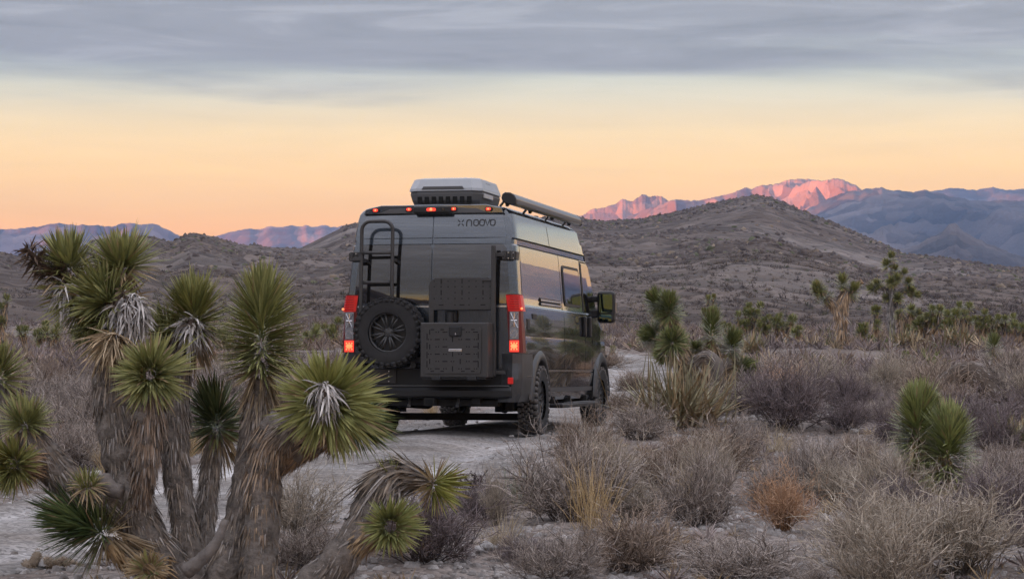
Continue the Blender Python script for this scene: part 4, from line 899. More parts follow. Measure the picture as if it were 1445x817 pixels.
for x, y, dz, ax, L, n, el, hi, lo, W, ex in HEADS:
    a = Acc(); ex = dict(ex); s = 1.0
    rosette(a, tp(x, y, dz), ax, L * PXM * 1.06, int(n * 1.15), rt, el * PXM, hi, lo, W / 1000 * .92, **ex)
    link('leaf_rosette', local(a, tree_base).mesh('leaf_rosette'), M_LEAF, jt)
    # skirt of dry straw leaves under the head
    axn = basis(ax)[0]; c = tp(x, y, dz) - axn * (el * .5 + 4) * PXM
    if n > 150:
        a = Acc(); m = int(n * .22); A_, B_ = basis(ax)[1:]; ph = rt.random(m) * 6.283; rad = A_ * np.cos(ph)[:, None] + B_ * np.sin(ph)[:, None]
        d = -axn * .9 + rad * (.25 + .5 * rt.random((m, 1))) + np.array((0, 0, -.35))
        blades(a, c + rad * .05 - axn * .1 * rt.random((m, 1)), d, L * PXM * (.42 + .45 * rt.random(m)), .013, pal(rt, m, *STRAW) * .68, rt, None, True)
        t = link('dry_leaf_skirt', local(a, tree_base).mesh('dry_leaf_skirt'), M_THATCH, jt); t['kind'] = 'stuff'
def spent(x, y, dz, w_, h_, n, cols, ax=(0, -.6, .8), L=.09):
    """collapsed, curled grey leaves of a spent flower head"""
    a = Acc(); c = tp(x, y, dz); q = rdir(n, rt); p = c + q * np.array((w_, w_ * .8, h_)) * PXM * .42
    d = q * .8 + rdir(n, rt) * .5 + np.array((0, -.2, -.75)); bend = rdir(n, rt) * .03 - q * .03; bend[:, 2] -= .03
    blades(a, p, d, L * (.5 + .8 * rt.random(n)), .013, pal(rt, n, *cols, j=.25), rt, bend, True)
    tube(a, np.array([c + np.array((0, 0, -h_ * PXM * .4)), c, c + np.array((0, 0, h_ * PXM * .35))]), np.array((.6, .9, .4)) * w_ * PXM * .4, 10, (.12, .095, .08))
    t = link('dead_flower_head', local(a, tree_base).mesh('dead_flower_head'), M_THATCH, jt); t['kind'] = 'stuff'
LGREY = ((.30, .28, .27), (.62, .59, .56))
spent(184, 442, -.04, 50, 62, 420, LGREY); spent(176, 418, 0, 30, 20, 120, ((.10, .07, .05), (.2, .15, .11))); spent(270, 462, .12, 26, 34, 130, LGREY, L=.14); spent(458, 556, -.72, 22, 36, 110, LGREY, L=.12); spent(90, 412, .02, 16, 26, 70, LGREY, L=.13)
spent(162, 480, -.08, 34, 26, 220, STRAW, L=.2)
# dark dried flower stalk at the top left
a = Acc(); pts = np.array([tp(*q) for q in ((92, 402, .12), (72, 385, .1), (52, 366, .08), (34, 350, .06))]); tube(a, spline(pts, 12), np.linspace(.03, .012, 12), 8, (.08, .055, .04))
thatch(a, spline(pts, 12)[::-1], np.linspace(.02, .05, 12), 260, rt, .075, .012, ((.05, .035, .028), (.15, .105, .075)), 70, True, .05)
link('dried_flower_stalk', local(a, tree_base).mesh('dried_flower_stalk'), M_THATCH, jt)
a = Acc(); pts = spline([tp(262, 806, -.42), tp(283, 790, -.44), tp(305, 765, -.44), tp(318, 733, -.42)], 14); tube(a, pts, np.linspace(.046, .02, 14) * (1 + .08 * np.sin(np.arange(14) * 2.7)), 12); link('bare_branch', local(a, tree_base).mesh('bare_branch', True), M_WOOD, jt)
a = Acc(); pts = spline([tp(146, 676, -.2), tp(158, 690, -.24), tp(172, 694, -.26)], 10); tube(a, pts, np.linspace(.05, .04, 10), 10); link('bare_branch', local(a, tree_base).mesh('bare_branch', True), M_WOOD, jt)

# ---- a smaller Joshua tree from pixel limbs at one distance
def joshua(label, D, limbs, heads, seed, base_px, group=None, name='joshua_tree', tcols=BROWN, nleaf=150, thd=1.0, gcols=GREEN, Wl=.02, grey=.2, pw=1.1):
    r = np.random.default_rng(seed); m_ = D / F
    b = P(base_px[0], base_px[1], D); b[2] = min(b[2], height(b[0], b[1]) - .03) if True else b[2]
    t = root_empty(name, b, label, 'tree', group)
    for k_, cp in enumerate(limbs):
        q = spline([(x, y, d, w_) for x, y, d, w_ in cp], len(cp) * 4); pts = np.array([P(x, y, D + d) for x, y, d, _ in q])
        if k_ == 0: pts[0, 2] = min(pts[0, 2], height(pts[0, 0], pts[0, 1]) - .03)
        rad = q[:, 3] * m_; a = Acc(); tube(a, pts, rad * .8, 9); o = link('trunk' if k_ == 0 else 'limb', local(a, b).mesh('limb', True), M_BARK, t)
        ln = np.linalg.norm(np.diff(pts, axis=0), axis=1).sum(); a = Acc(); thatch(a, pts, rad * .85, int(max(60, ln * rad.mean() * 9000 * thd)), r, .2, .022, tcols, 24, False, grey)
        link('dead_leaf_thatch', local(a, b).mesh('dead_leaf_thatch'), M_THATCH, o)['kind'] = 'stuff'
    for x, y, d, ax, L, el in heads:
        a = Acc(); rosette(a, P(x, y, D + d), ax, L * m_, nleaf, r, el * m_, 6, 112, Wl, cols=gcols, dead=.1, detail=False, r0=.05, pw=pw)
        link('leaf_rosette', local(a, b).mesh('leaf_rosette'), M_LEAF, t)
    return t
joshua('young Joshua tree of two bright green heads low in the scrub at right', 20.5, [[(1320, 735, 0, 16), (1326, 700, 0, 15), (1328, 665, 0, 12), (1330, 630, -.05, 8)], [(1318, 725, .12, 13), (1300, 690, .16, 13), (1295, 640, .2, 10), (1295, 600, .2, 7)]],
       [(1338, 642, -.1, (.04, -.06, 1), 48, 96), (1295, 610, .22, (-.02, -.05, 1), 46, 98), (1307, 570, .35, (0, 0, 1), 20, 10)], 5, (1322, 730), nleaf=1500, gcols=((.2, .24, .10), (.42, .46, .20)), tcols=STRAW, Wl=.017, pw=1.5)
D_ = 34
joshua('Joshua tree with dense dark heads and a fallen grey limb behind the yucca', D_, [[(985, 590, .1, 17), (982, 550, .1, 16), (972, 520, .1, 13), (955, 480, .1, 11), (945, 455, .1, 8), (935, 430, .1, 7)], [(1000, 570, 0, 14), (1000, 530, 0, 11), (1003, 500, 0, 8), (1004, 480, 0, 6)], [(1000, 575, .2, 12), (1022, 540, .2, 10), (1036, 525, .2, 8), (1046, 519, .2, 6)], [(966, 512, -.1, 12), (952, 495, -.3, 10), (945, 485, -.3, 7)]],
       [(928, 427, .1, (-.5, -.2, .9), 21, 21), (945, 436, -.1, (-.1, -.3, 1), 23, 30), (938, 452, .2, (-.2, -.3, .8), 23, 23), (949, 482, -.35, (-.15, -.6, .7), 24, 18), (923, 473, .2, (-.9, -.2, .2), 22, 16), (1004, 466, 0, (.05, -.1, 1), 22, 46), (1032, 487, .2, (.35, -.2, 1), 21, 30), (1048, 519, .2, (1, -.3, .2), 21, 14), (984, 492, .5, (-.2, 0, 1), 12, 9), (940, 500, -.1, (.1, -.8, .6), 17, 12)], 8, (992, 590), nleaf=520, gcols=((.12, .15, .058), (.28, .305, .12)), tcols=((.22, .16, .10), (.4, .3, .2)), Wl=.016)
a = Acc(); b0 = ground_px(1005, 585); fp = spline([P(980, 512, 33.6), P(996, 502, 33.5), P(1010, 512, 33.4), P(1012, 535, 33.4), P(1000, 556, 33.5)], 18); tube(a, fp, np.linspace(.07, .10, 18), 10, (.15, .13, .115)); thatch(a, fp, .085, 500, rt, .10, .012, BROWN, 12, False, .5)
tag(link('fallen_limb', local(a, b0).mesh('fallen_limb', True), M_THATCH, None, b0), 'curled grey dead limb arching beside the dark headed Joshua tree', 'dead limb')
a = Acc(); fp = spline([P(1010, 560, 34.6), P(1022, 520, 34.7), P(1040, 493, 34.8)], 12); tube(a, fp, np.linspace(.10, .06, 12), 10, (.15, .13, .115)); thatch(a, fp, .08, 260, rt, .10, .012, BROWN, 12, False, .5); b0 = ground_px(1010, 580)
tag(link('dead_stump', local(a, b0).mesh('dead_stump', True), M_THATCH, None, b0), 'slanting grey dead stump beside the right head of the Joshua tree', 'stump')
TANT = ((.26, .18, .11), (.46, .33, .21))
joshua('slender forked Joshua tree with straw brown trunk and two raised heads', 72, [[(1188, 505, 0, 7), (1187, 475, 0, 8), (1187, 445, 0, 9), (1190, 425, 0, 9), (1196, 410, 0, 7)], [(1187, 450, 0, 8), (1178, 432, 0, 8), (1166, 420, 0, 7)], [(1192, 430, .1, 6), (1203, 408, .1, 3), (1213, 398, .1, 2), (1219, 400, .1, 1)]],
       [(1161, 418, 0, (-.7, -.2, .7), 14, 24), (1155, 408, 0, (-.5, -.2, .9), 14, 10), (1189, 400, 0, (-.1, -.2, 1), 14, 14), (1203, 412, 0, (.3, -.3, .9), 13, 18)], 12, (1188, 503), gcols=((.16, .18, .065), (.34, .34, .13)), nleaf=260, tcols=TANT, Wl=.03, thd=.35)
joshua('tallest Joshua tree of the background with a bare grey trunk and stacked heads', 88, [[(1258, 492, 0, 7), (1258, 450, 0, 6), (1258, 415, 0, 6), (1260, 385, 0, 5)], [(1259, 415, 0, 5), (1245, 405, .2, 4), (1236, 402, .2, 3)], [(1260, 420, .1, 5), (1275, 410, .2, 4), (1286, 405, .2, 3)], [(1260, 395, 0, 4), (1270, 388, 0, 3), (1275, 384, 0, 2)], [(1262, 430, .2, 4), (1270, 420, .2, 3)]],
       [(1258, 364, 0, (0, -.2, 1), 10, 9), (1252, 374, 0, (-.4, -.3, .8), 10, 6), (1262, 381, 0, (.2, -.3, .9), 9, 8), (1274, 385, 0, (.7, -.2, .6), 9, 5), (1239, 401, 0, (-.5, -.3, .8), 10, 5), (1233, 407, 0, (-.9, -.3, .2), 11, 6), (1257, 399, -.3, (-.1, -.6, .8), 10, 7), (1264, 394, -.2, (.3, -.6, .8), 10, 6), (1281, 399, 0, (.2, -.3, .9), 10, 6), (1284, 411, 0, (.4, -.5, .6), 10, 6), (1290, 416, 0, (.9, -.3, .2), 11, 6), (1267, 421, -.2, (.1, -.5, .8), 10, 5), (1252, 420, 0, (-.4, -.4, .5), 8, 4)], 14, (1258, 488), gcols=((.15, .17, .06), (.33, .33, .13)), nleaf=150, tcols=GREY, Wl=.036, thd=.3, grey=.6)
joshua('Joshua tree with two tan trunks leaning against the tallest one', 86, [[(1274, 492, 0, 6), (1273, 460, 0, 6), (1270, 440, 0, 5)], [(1282, 490, .1, 5), (1284, 455, .1, 5), (1285, 440, .1, 4)]],
       [(1269, 445, 0, (-.2, -.4, .9), 9, 7), (1285, 438, 0, (.2, -.4, .9), 10, 7), (1294, 442, 0, (.8, -.4, .4), 9, 6), (1281, 465, 0, (0, -.6, .6), 9, 6), (1290, 470, 0, (.5, -.6, .5), 9, 6)], 15, (1276, 490), gcols=((.15, .17, .06), (.33, .33, .13)), nleaf=150, tcols=TANT, Wl=.036, thd=.3)
# ---- the belt of small Joshua trees below the hill: random habit, each its own tree
def small_joshua(px, by, hpx, nh, spread, seed, label, group=None, D=None, hs=9.5):
    r = np.random.default_rng(seed); g = ground_px(px, by); D = D or g[1]; m_ = D / F; b = np.array((g[0], g[1], height(g[0], g[1]) - .05))
    t = root_empty('joshua_tree', b, label, 'tree', group); H = hpx * m_; at_ = Acc(); th = Acc(); tips = []
    top = b + np.array((r.normal() * .06 * H, 0, H * (.42 if nh > 3 else .62))); tr_ = spline([b, (b + top) / 2 + r.normal(size=3) * .03 * H, top], 8); rd = max(2.3 * m_, .05 * H)
    tube(at_, tr_, np.linspace(rd * 1.1, rd * .8, 8), 7); thatch(th, tr_, rd, 90, r, .22, .035, TANT, 24, False, .3)
    for k in range(nh):
        an = 2 * math.pi * (k + r.random() * .6) / max(nh, 1); rr = spread * m_ * (.25 + .75 * r.random()) * (k > 0 or nh > 2); e = b + np.array((math.cos(an) * rr, math.sin(an) * rr, H * (.55 + .42 * r.random() if k else .95)))
        st = tr_[r.integers(4, 8)]; mid = (st + e) / 2 + np.array((math.cos(an) * rr * .2, 0, -.04 * H)); br = spline([st, mid, e], 6); tube(at_, br, np.linspace(rd * .75, rd * .5, 6), 6); thatch(th, br, rd * .6, 40, r, .2, .035, TANT, 24, False, .3); tips.append((e, e - mid))
    link('trunk', local(at_, b).mesh('trunk', True), M_BARK, t); link('dead_leaf_thatch', local(th, b).mesh('dead_leaf_thatch'), M_THATCH, t)['kind'] = 'stuff'
    for e, ax in tips:
        a = Acc(); rosette(a, e, nrm(ax) + np.array((0, -.25, .9)), hs * m_ * (.62 + .35 * r.random()), 130, r, hs * m_ * (.5 + .9 * r.random()), 5, 120, .032 * D / 90, cols=((.14, .16, .06), (.31, .315, .12)), dead=.08, detail=False, r0=.06)
        link('leaf_rosette', local(a, b).mesh('leaf_rosette'), M_LEAF, t)
SJ = [(1050, 486, 47, 5, 13), (1063, 484, 54, 5, 14), (1078, 488, 40, 5, 11), (1098, 486, 40, 3, 13), (1112, 486, 36, 4, 13), (1128, 488, 25, 2, 11), (1218, 486, 25, 4, 9), (1236, 488, 54, 4, 11), (1300, 488, 41, 5, 11), (1318, 486, 52, 6, 14), (1336, 486, 46, 6, 14), (1344, 488, 51, 6, 14), (1362, 487, 58, 6, 16), (1384, 488, 49, 5, 13), (1398, 487, 39, 5, 14), (1418, 488, 42, 6, 14), (1442, 489, 41, 6, 13), (1000, 480, 31, 2, 9), (1028, 484, 25, 2, 9), (1465, 488, 54, 6, 14)]
SJL = ['two-tiered Joshua tree just right of the dense dark headed one', 'crowded Joshua tree with pale dead heads behind the fallen limb', 'low Joshua tree between the crowded one and the upright pair', 'upright Joshua tree left of the short twins', 'left of the two short Joshua trees before the forked one', 'right of the two short Joshua trees before the forked one', 'short Joshua tree right of the forked straw brown one', 'bushy Joshua tree at the left foot of the tallest one', 'bushy Joshua tree touching the two tan trunks on the right', 'wide low Joshua tree next to the bushy one right of the tan trunks', 'rounded Joshua tree in front of the taller spreading ones', 'tall spreading Joshua tree, highest of the belt right of the tallest tree', 'second tall spreading Joshua tree right of the highest of the belt', 'low many-headed Joshua tree right of the two tall spreading ones', 'many-headed Joshua tree behind the single dark oval head', 'wide Joshua tree just right of the single dark oval head', 'Joshua tree cut by the right edge of the picture below the hill', 'little Joshua tree behind the yucca clump, left of the middle head', 'small Joshua tree above the rightmost head of the dense dark one', 'Joshua tree half outside the right edge below the hill']
for k, q in enumerate(SJ): small_joshua(*q, 300 + k, SJL[k], 'small Joshua trees below the hill')
small_joshua(1002, 480, 62, 3, 10, 351, 'thin Joshua tree with a single small head high above the yucca', hs=8)
joshua('single dark oval Joshua head standing near the right edge', 56, [[(1404, 522, 0, 5), (1404, 508, 0, 5), (1403, 490, 0, 4)]], [(1403, 490, 0, (0, -.1, 1), 16, 26)], 360, (1404, 518), nleaf=420, gcols=((.12, .15, .058), (.28, .305, .12)), tcols=TANT, Wl=.02, thd=.4, pw=1.4)
small_joshua(1278, 518, 20, 1, 2, 361, 'little round Joshua sprout below the tallest tree', hs=9)
small_joshua(1229, 494, 16, 1, 2, 362, 'tiny yellowish Joshua sprout left of the tallest tree', hs=8)
small_joshua(865, 504, 14, 1, 2, 363, 'tiny bright sprout in the scrub right of the van mirror', hs=6)
for k, q in enumerate([(58, 500, 44, 3, 12), (74, 502, 40, 3, 10), (36, 500, 34, 2, 10), (112, 498, 36, 5, 14), (2, 500, 82, 4, 12), (166, 500, 30, 4, 14), (470, 492, 40, 4, 12), (316, 498, 26, 4, 12), (440, 490, 26, 3, 10)]): small_joshua(*q, 400 + k, ['left of the two bright Joshua trees behind the drooping left heads', 'right of the two bright Joshua trees behind the drooping left heads', 'low Joshua tree left of the bright pair at left', 'spreading Joshua tree right of the bright pair, behind the shaggy trunk', 'tall Joshua tree cut by the left edge of the picture', 'Joshua tree hidden behind the top left heads of the big tree', 'Joshua tree just left of the van tail light', 'low Joshua tree seen between two heads of the big tree', 'small Joshua tree between the tall head and the van'][k], 'Joshua trees behind the big one at left', hs=11)
# ---- yuccas: clumps of long stiff blades from the ground
def yucca(px, by, wpx, hpx, n, seed, label, cols, dead=.3, W=.028, up=.55, group=None):
    r = np.random.default_rng(seed); g = ground_px(px, by); m_ = g[1] / F; a = Acc(); c = r.normal(size=(n, 3)) * np.array((wpx * .16, wpx * .12, 0)) * m_
    an = r.random(n) * 2 * np.pi; el = np.radians(np.clip(r.normal(50, 22, n), 4, 88)); d = np.c_[np.cos(an) * np.cos(el), np.sin(an) * np.cos(el), np.sin(el)]
    L = hpx * m_ * (.65 + .45 * r.random(n)); col = pal(r, n, *cols); m = (r.random(n) < dead) | (el < .35); col[m] = pal(r, m.sum(), *TAN)
    bend = np.zeros((n, 3)); bend[:, 2] = -.18 * L * np.cos(el) * (1 + m)
    blades(a, c + np.array((0, 0, .03)), d, L, W * (.7 + .6 * r.random(n)), col, r, bend, True, ref=np.tile((0, 0, 1.), (n, 1)) + rdir(n, r) * .3)
    return tag(link('yucca', a.mesh('yucca'), M_LEAF, None, g), label, 'yucca', group)
YG = ((.17, .17, .10), (.34, .32, .19))
yucca(958, 604, 160, 110, 400, 1, 'large yucca clump of long pale blades beside the van', ((.2, .185, .115), (.38, .345, .22)), .48, .03)
yucca(738, 718, 60, 66, 46, 2, 'small grey green yucca beside the road edge', ((.15, .165, .13), (.3, .31, .24)), .25, .03)
yucca(1432, 552, 90, 58, 150, 3, 'pale yucca clump with upright blades by the right edge', YG, .3, .034)
yucca(1432, 632, 80, 56, 120, 4, 'low pale yucca at the right edge behind the young Joshua tree', YG, .4, .026)
yucca(1278, 492, 60, 40, 80, 5, 'distant straw yucca at the foot of the tall Joshua tree', YG, .5, .06)
yucca(1350, 492, 60, 40, 80, 6, 'distant straw yucca right of the tall Joshua tree', YG, .5, .06)
yucca(1064, 500, 50, 36, 70, 7, 'distant straw yucca behind the fallen limb', YG, .5, .06)
# ------------------------------------------------------------------ scrub
def strips(acc, pts, wid, col, r):
    """thin tapering twigs: pts (N,3pts,3)"""
    n = len(pts); d = nrm(pts[:, -1] - pts[:, 0]); sd = nrm(np.cross(d, rdir(n, r))); w_ = np.broadcast_to(np.asarray(wid, float), n)
    V = np.stack([pts[:, 0] - sd * w_[:, None] * .5, pts[:, 0] + sd * w_[:, None] * .5, pts[:, 1] - sd * w_[:, None] * .4, pts[:, 1] + sd * w_[:, None] * .4, pts[:, 2] - sd * w_[:, None] * .2, pts[:, 2] + sd * w_[:, None] * .2], 1).reshape(-1, 3)
    o = (np.arange(n) * 6)[:, None]; Q = np.concatenate([o + np.array([[0, 1, 3, 2]]), o + np.array([[2, 3, 5, 4]])]); acc.add(V, Q, None, np.repeat(col, 6, 0))
def grow(p, d, L, r, up=0, wob=.25):
    n = len(p); a = p + d * (L * .5)[:, None] + rdir(n, r) * (L * wob * .35)[:, None]; e = p + d * L[:, None] + rdir(n, r) * (L * wob)[:, None]; a[:, 2] += up * L * .2; e[:, 2] = np.maximum(e[:, 2] + up * L * .5, .01)
    return np.stack([p, a, e], 1)
def shrub_mesh(seed, c0, c1, c2, n0=66, k1=9, k2=7, ht=.62, wd=1., w0=.011, fine=.0052, spread=78):
    """twiggy bush of unit width: stems, branches, fine twigs"""
    r = np.random.default_rng(seed); a = Acc(); az = r.random(n0) * 2 * np.pi; th = np.radians(spread) * np.sqrt(r.random(n0))
    d = np.c_[np.sin(th) * np.cos(az), np.sin(th) * np.sin(az), np.cos(th) * ht / .5 * .8 + .12]
    L = .44 * (.78 + .28 * r.random(n0)); s0 = grow(r.normal(size=(n0, 3)) * np.array((.06, .06, 0)), d, L, r, .1); strips(a, s0, w0, pal(r, n0, *c0), r)
    def kids(s, k, lo, frac, spreadv):
        n = len(s); i = np.repeat(np.arange(n), k); t = lo + (1 - lo) * r.random(n * k); p = np.where((t < .5)[:, None], s[i, 0] + (s[i, 1] - s[i, 0]) * (t * 2)[:, None], s[i, 1] + (s[i, 2] - s[i, 1]) * (t * 2 - 1)[:, None])
        pd = nrm(s[i, 2] - s[i, 0]); pl = np.linalg.norm(s[i, 2] - s[i, 0], axis=1); dd = nrm(pd + rdir(n * k, r) * spreadv + np.array((0, 0, .15))); return grow(p, dd, pl * frac * (.5 + .7 * r.random(n * k)), r, .05)
    s1 = kids(s0, k1, .3, .5, .8); strips(a, s1, w0 * .62, pal(r, len(s1), *c1), r)
    s2 = kids(s1, k2, .2, .55, .95); strips(a, s2, fine, pal(r, len(s2), *c2, j=.18), r)
    return a.mesh('dry_shrub')
GV = (((.065, .05, .043), (.14, .11, .098)), ((.085, .068, .058), (.17, .14, .122)), ((.22, .188, .162), (.47, .41, .365)))
BV = (((.06, .045, .036), (.13, .10, .08)), ((.085, .064, .05), (.17, .13, .105)), ((.20, .155, .12), (.40, .32, .255)))
DV = (((.05, .04, .038), (.11, .09, .085)), ((.08, .065, .062), (.16, .13, .125)), ((.13, .105, .105), (.27, .225, .225)))
PV = (((.10, .085, .07), (.2, .17, .14)), ((.2, .17, .135), (.34, .29, .23)), ((.30, .26, .21), (.52, .455, .37)))
OV = (((.16, .09, .05), (.3, .18, .10)), ((.28, .165, .09), (.46, .29, .18)), ((.36, .22, .13), (.62, .43, .29)))
shr = {'grey': [shrub_mesh(s, *GV) for s in (1, 2, 3)], 'brown': [shrub_mesh(s, *BV) for s in (4, 5)], 'dark': [shrub_mesh(s, *DV) for s in (6, 7)],
       'pale': [shrub_mesh(s, *PV, n0=90, k1=6, k2=4, ht=.8, spread=62, w0=.009) for s in (8, 9)], 'orange': [shrub_mesh(s, *OV, n0=120, k1=5, k2=4, ht=.7, spread=66, w0=.008) for s in (10,)]}
for l in shr.values():
    for m in l: m.materials.append(M_TWIG)
def grass_mesh(seed, n=150, cols=((.34, .25, .13), (.60, .46, .27)), lean=.45):
    r = np.random.default_rng(seed); a = Acc(); d = nrm(np.c_[r.normal(size=(n, 2)) * lean, np.ones(n)]); L = .55 + .5 * r.random(n); b = np.zeros((n, 3)); b[:, :2] = r.normal(size=(n, 2)) * .14; b[:, 2] = -.06
    blades(a, r.normal(size=(n, 3)) * np.array((.14, .14, 0)), d, L, .011, pal(r, n, *cols), r, b, False); m = a.mesh('grass_tuft'); m.materials.append(M_TWIG); return m
gras = [grass_mesh(1), grass_mesh(2, 110), grass_mesh(3, 90, ((.30, .24, .16), (.5, .42, .29)), .6)]
rs = np.random.default_rng(99)
taken = []                                     # x, y, radius
def put(kind, px, py, wpx, hpx, label, group=None, mesh=None, cat='shrub', name='dry_shrub'):
    g = ground_px(px, py); w_ = wpx * g[1] / F; h = hpx * g[1] / F
    m = mesh if mesh is not None else shr[kind][rs.integers(len(shr[kind]))]
    g[1] += w_ * .3; g[2] = height(g[0], g[1])
    o = link(name, m, None, None, g + np.array((0, 0, -.02))); o.rotation_euler = (0, 0, rs.random() * 6.28)
    o.scale = (w_ / .98, w_ / .98, h / (.62 if cat == 'shrub' else .85)); taken.append((g[0], g[1], w_ * .42)); tag(o, label, cat, group); return o
put('orange', 1106, 752, 100, 78, 'rounded orange brown dry bush in the right foreground')
put('pale', 1272, 826, 220, 104, 'wide pale straw bush at the bottom right under the young Joshua tree')
put('pale', 1372, 822, 200, 104, 'tall straw coloured bush at the bottom right corner')
put('dark', 596, 800, 170, 120, 'dark bush right behind the low drooping Joshua branch')
put('grey', 1035, 652, 92, 58, 'small round grey bush beyond the gravel patch at centre right')
put('grey', 905, 622, 104, 52, 'grey bush close to the front wheel of the van')
put('brown', 822, 668, 92, 86, 'tall brown bush at the road edge behind the van rear wheel')
put('grey', 985, 745, 120, 96, 'grey purple bush left of the gravel patch')
put('dark', 1112, 612, 130, 90, 'large dark bush right of the yucca clump')
put('dark', 1198, 612, 66, 48, 'small dark bush by the pale gravel strip')
put('grey', 1172, 700, 118, 66, 'low grey bush between the orange bush and the young Joshua tree')
put('grey', 1050, 822, 180, 66, 'broad low grey bush at the bottom between centre and right')
put('brown', 890, 812, 170, 92, 'brown grey bush at the bottom right of centre')
put('grey', 785, 822, 130, 70, 'low grey bush at the bottom below the golden grass')
put('grey', 432, 812, 116, 66, 'twiggy grey bush between the two right trunks and the drooping branch')
put('dark', 1405, 640, 80, 60, 'dark bush left of the low yucca at the right edge')
put('brown', 940, 700, 120, 74, 'brown bush behind the golden grass')
put('grey', 1415, 735, 110, 90, 'grey bush right of the young Joshua tree')
put('pale', 700, 742, 46, 64, 'upright straw bush below the small yucca')
put('brown', 880, 590, 70, 40, 'brown bush at the foot of the front right wheel')
put(None, 838, 748, 84, 120, 'tall golden grass tuft by the road edge at centre', None, gras[0], 'grass tuft', 'grass_tuft')
put(None, 812, 700, 60, 70, 'golden grass tuft in front of the tall brown bush', None, gras[1], 'grass tuft', 'grass_tuft')
put(None, 715, 778, 66, 70, 'straw grass tuft below the small yucca', None, gras[2], 'grass tuft', 'grass_tuft')
put(None, 690, 775, 44, 40, 'short straw grass beside the drooping branch tip', None, gras[2], 'grass tuft', 'grass_tuft')
put(None, 1325, 712, 60, 34, 'dry straw at the foot of the young Joshua tree', None, gras[2], 'grass tuft', 'grass_tuft')
put('brown', 895, 556, 60, 34, 'brown bush right of the front wheel by the far road')
put('grey', 1085, 560, 110, 50, 'dark grey bush right of the Joshua tree with dense heads')
put('brown', 850, 522, 70, 30, 'tan bush beyond the van mirror')
HOLES = [(480, 800, 60, 60), (330, 800, 60, 50), (1404, 535, 34, 26), (455, 712, 75, 40), (640, 700, 60, 40), (1106, 785, 66, 50), (955, 622, 110, 34), (1320, 690, 80, 40), (1190, 640, 75, 26), (1040, 695, 42, 34), (740, 715, 66, 46), (680, 790, 60, 36), (610, 640, 200, 60), (985, 622, 40, 16), (1290, 655, 60, 22), (940, 545, 60, 30), (60, 720, 80, 50), (1380, 560, 40, 30)]
def hole(x, y):
    z = height(np.atleast_1d(x), np.atleast_1d(y)); px, py = proj(np.atleast_1d(x), np.atleast_1d(y), z); o = np.zeros(len(px), bool)
    for cx, cy, a, b in HOLES: o |= ((px - cx) / a) ** 2 + ((py - cy) / b) ** 2 < 1
    return o
cand = []
n = 60000; yy = 13.2 + (46 - 13.2) * rs.random(n) ** .8; xx = (rs.random(n) - .5) * .47 * yy + (rs.random(n) - .5) * .8
rd_ = road_dist(xx, yy); hl = hole(xx, yy)
LBL = {'grey': 'grey twiggy dry shrub', 'brown': 'brown twiggy dry shrub', 'dark': 'dark purplish dry shrub', 'pale': 'pale straw coloured dry shrub', 'orange': 'rusty orange dry shrub'}
T = np.array(taken); cnt = 0
for x, y, d, h in zip(xx, yy, rd_, hl):
    if cnt >= 250: break
    lx = x / y; left = lx < -.035
    if h: continue
    rr = (.17 + .27 * rs.random() ** 1.5) * (1.15 if y > 25 else 1.0)
    if d < 1.75 + rr * .8 or (x * x + (y - 14) ** 2 < .01): continue
    if left and y < 15.2: continue
    if ((T[:, 0] - x) ** 2 + (T[:, 1] - y) ** 2 < (T[:, 2] * .72 + rr * .72) ** 2).any(): continue
    u = rs.random(); kind = 'grey' if u < .36 else 'brown' if u < .62 else 'dark' if u < .80 else 'pale' if u < .975 else 'orange'
    T = np.vstack([T, (x, y, rr)]); z = float(height(np.array([x]), np.array([y]))[0]); ms = shr[kind]
    o = link('dry_shrub', ms[rs.integers(len(ms))], None, None, (x, y, z - .02)); s = rr * 2.1; o.scale = (s, s * (.9 + .2 * rs.random()), s * (.75 + .4 * rs.random())); o.rotation_euler = (0, 0, rs.random() * 6.28)
    
    qx, qy = proj(x, y, z); zone = 'left of the dirt road behind the big Joshua tree' if left else 'in the bottom foreground' if qy > 720 else 'around the young Joshua tree at right' if qy > 605 and qx > 1000 else 'between the road and the gravel patches' if qy > 605 else 'in the scrub beyond the yucca clump'
    tag(o, LBL[kind] + ' ' + zone, 'shrub', kind + ' dry shrubs ' + zone); cnt += 1
# grass tufts scattered between the bushes
for k in range(34):
    while True:
        y = 14.5 + 30 * rs.random(); x = (rs.random() - .5) * .42 * y
        if 1.7 < road_dist(np.array([x]), np.array([y]))[0]: break
    z = float(height(np.array([x]), np.array([y]))[0]); o = link('grass_tuft', gras[rs.integers(3)], None, None, (x, y, z - .02)); s = .28 + .3 * rs.random(); o.scale = (s * .8, s * .8, s); tag(o, 'thin golden dry grass tuft among the desert shrubs', 'grass tuft', 'dry grass tufts')
def tufts(n, xs_, ys_, zs_, size, cols, seed, k=26, wmin=.012):
    r = np.random.default_rng(seed); i = np.repeat(np.arange(n), k); az = r.random(n * k) * 6.283; th = np.radians(85) * np.sqrt(r.random(n * k)); d = np.c_[np.sin(th) * np.cos(az), np.sin(th) * np.sin(az), np.cos(th) * .85 + .1]
    c = np.c_[xs_, ys_, zs_][i]; L = size[i] * (.65 + .5 * r.random(n * k)); st = c + d * (L * .25)[:, None]; cb = np.repeat(cols, k, 0) * (1 + r.normal(size=(n * k, 1)) * .2)
    a = Acc(); blades(a, st, d, L * .8, np.maximum(size[i] * .07, wmin), cb, r, None, False); return a
n = 7000; yy = 13.6 + 30 * rs.random(n); xx = (rs.random(n) - .5) * .48 * yy; ok = (road_dist(xx, yy) > 1.8) & (fbm(xx * .9, yy * .9, 3, 48) > .13 + .4 * hole(xx, yy)); xx, yy = xx[ok], yy[ok]; n = len(xx)
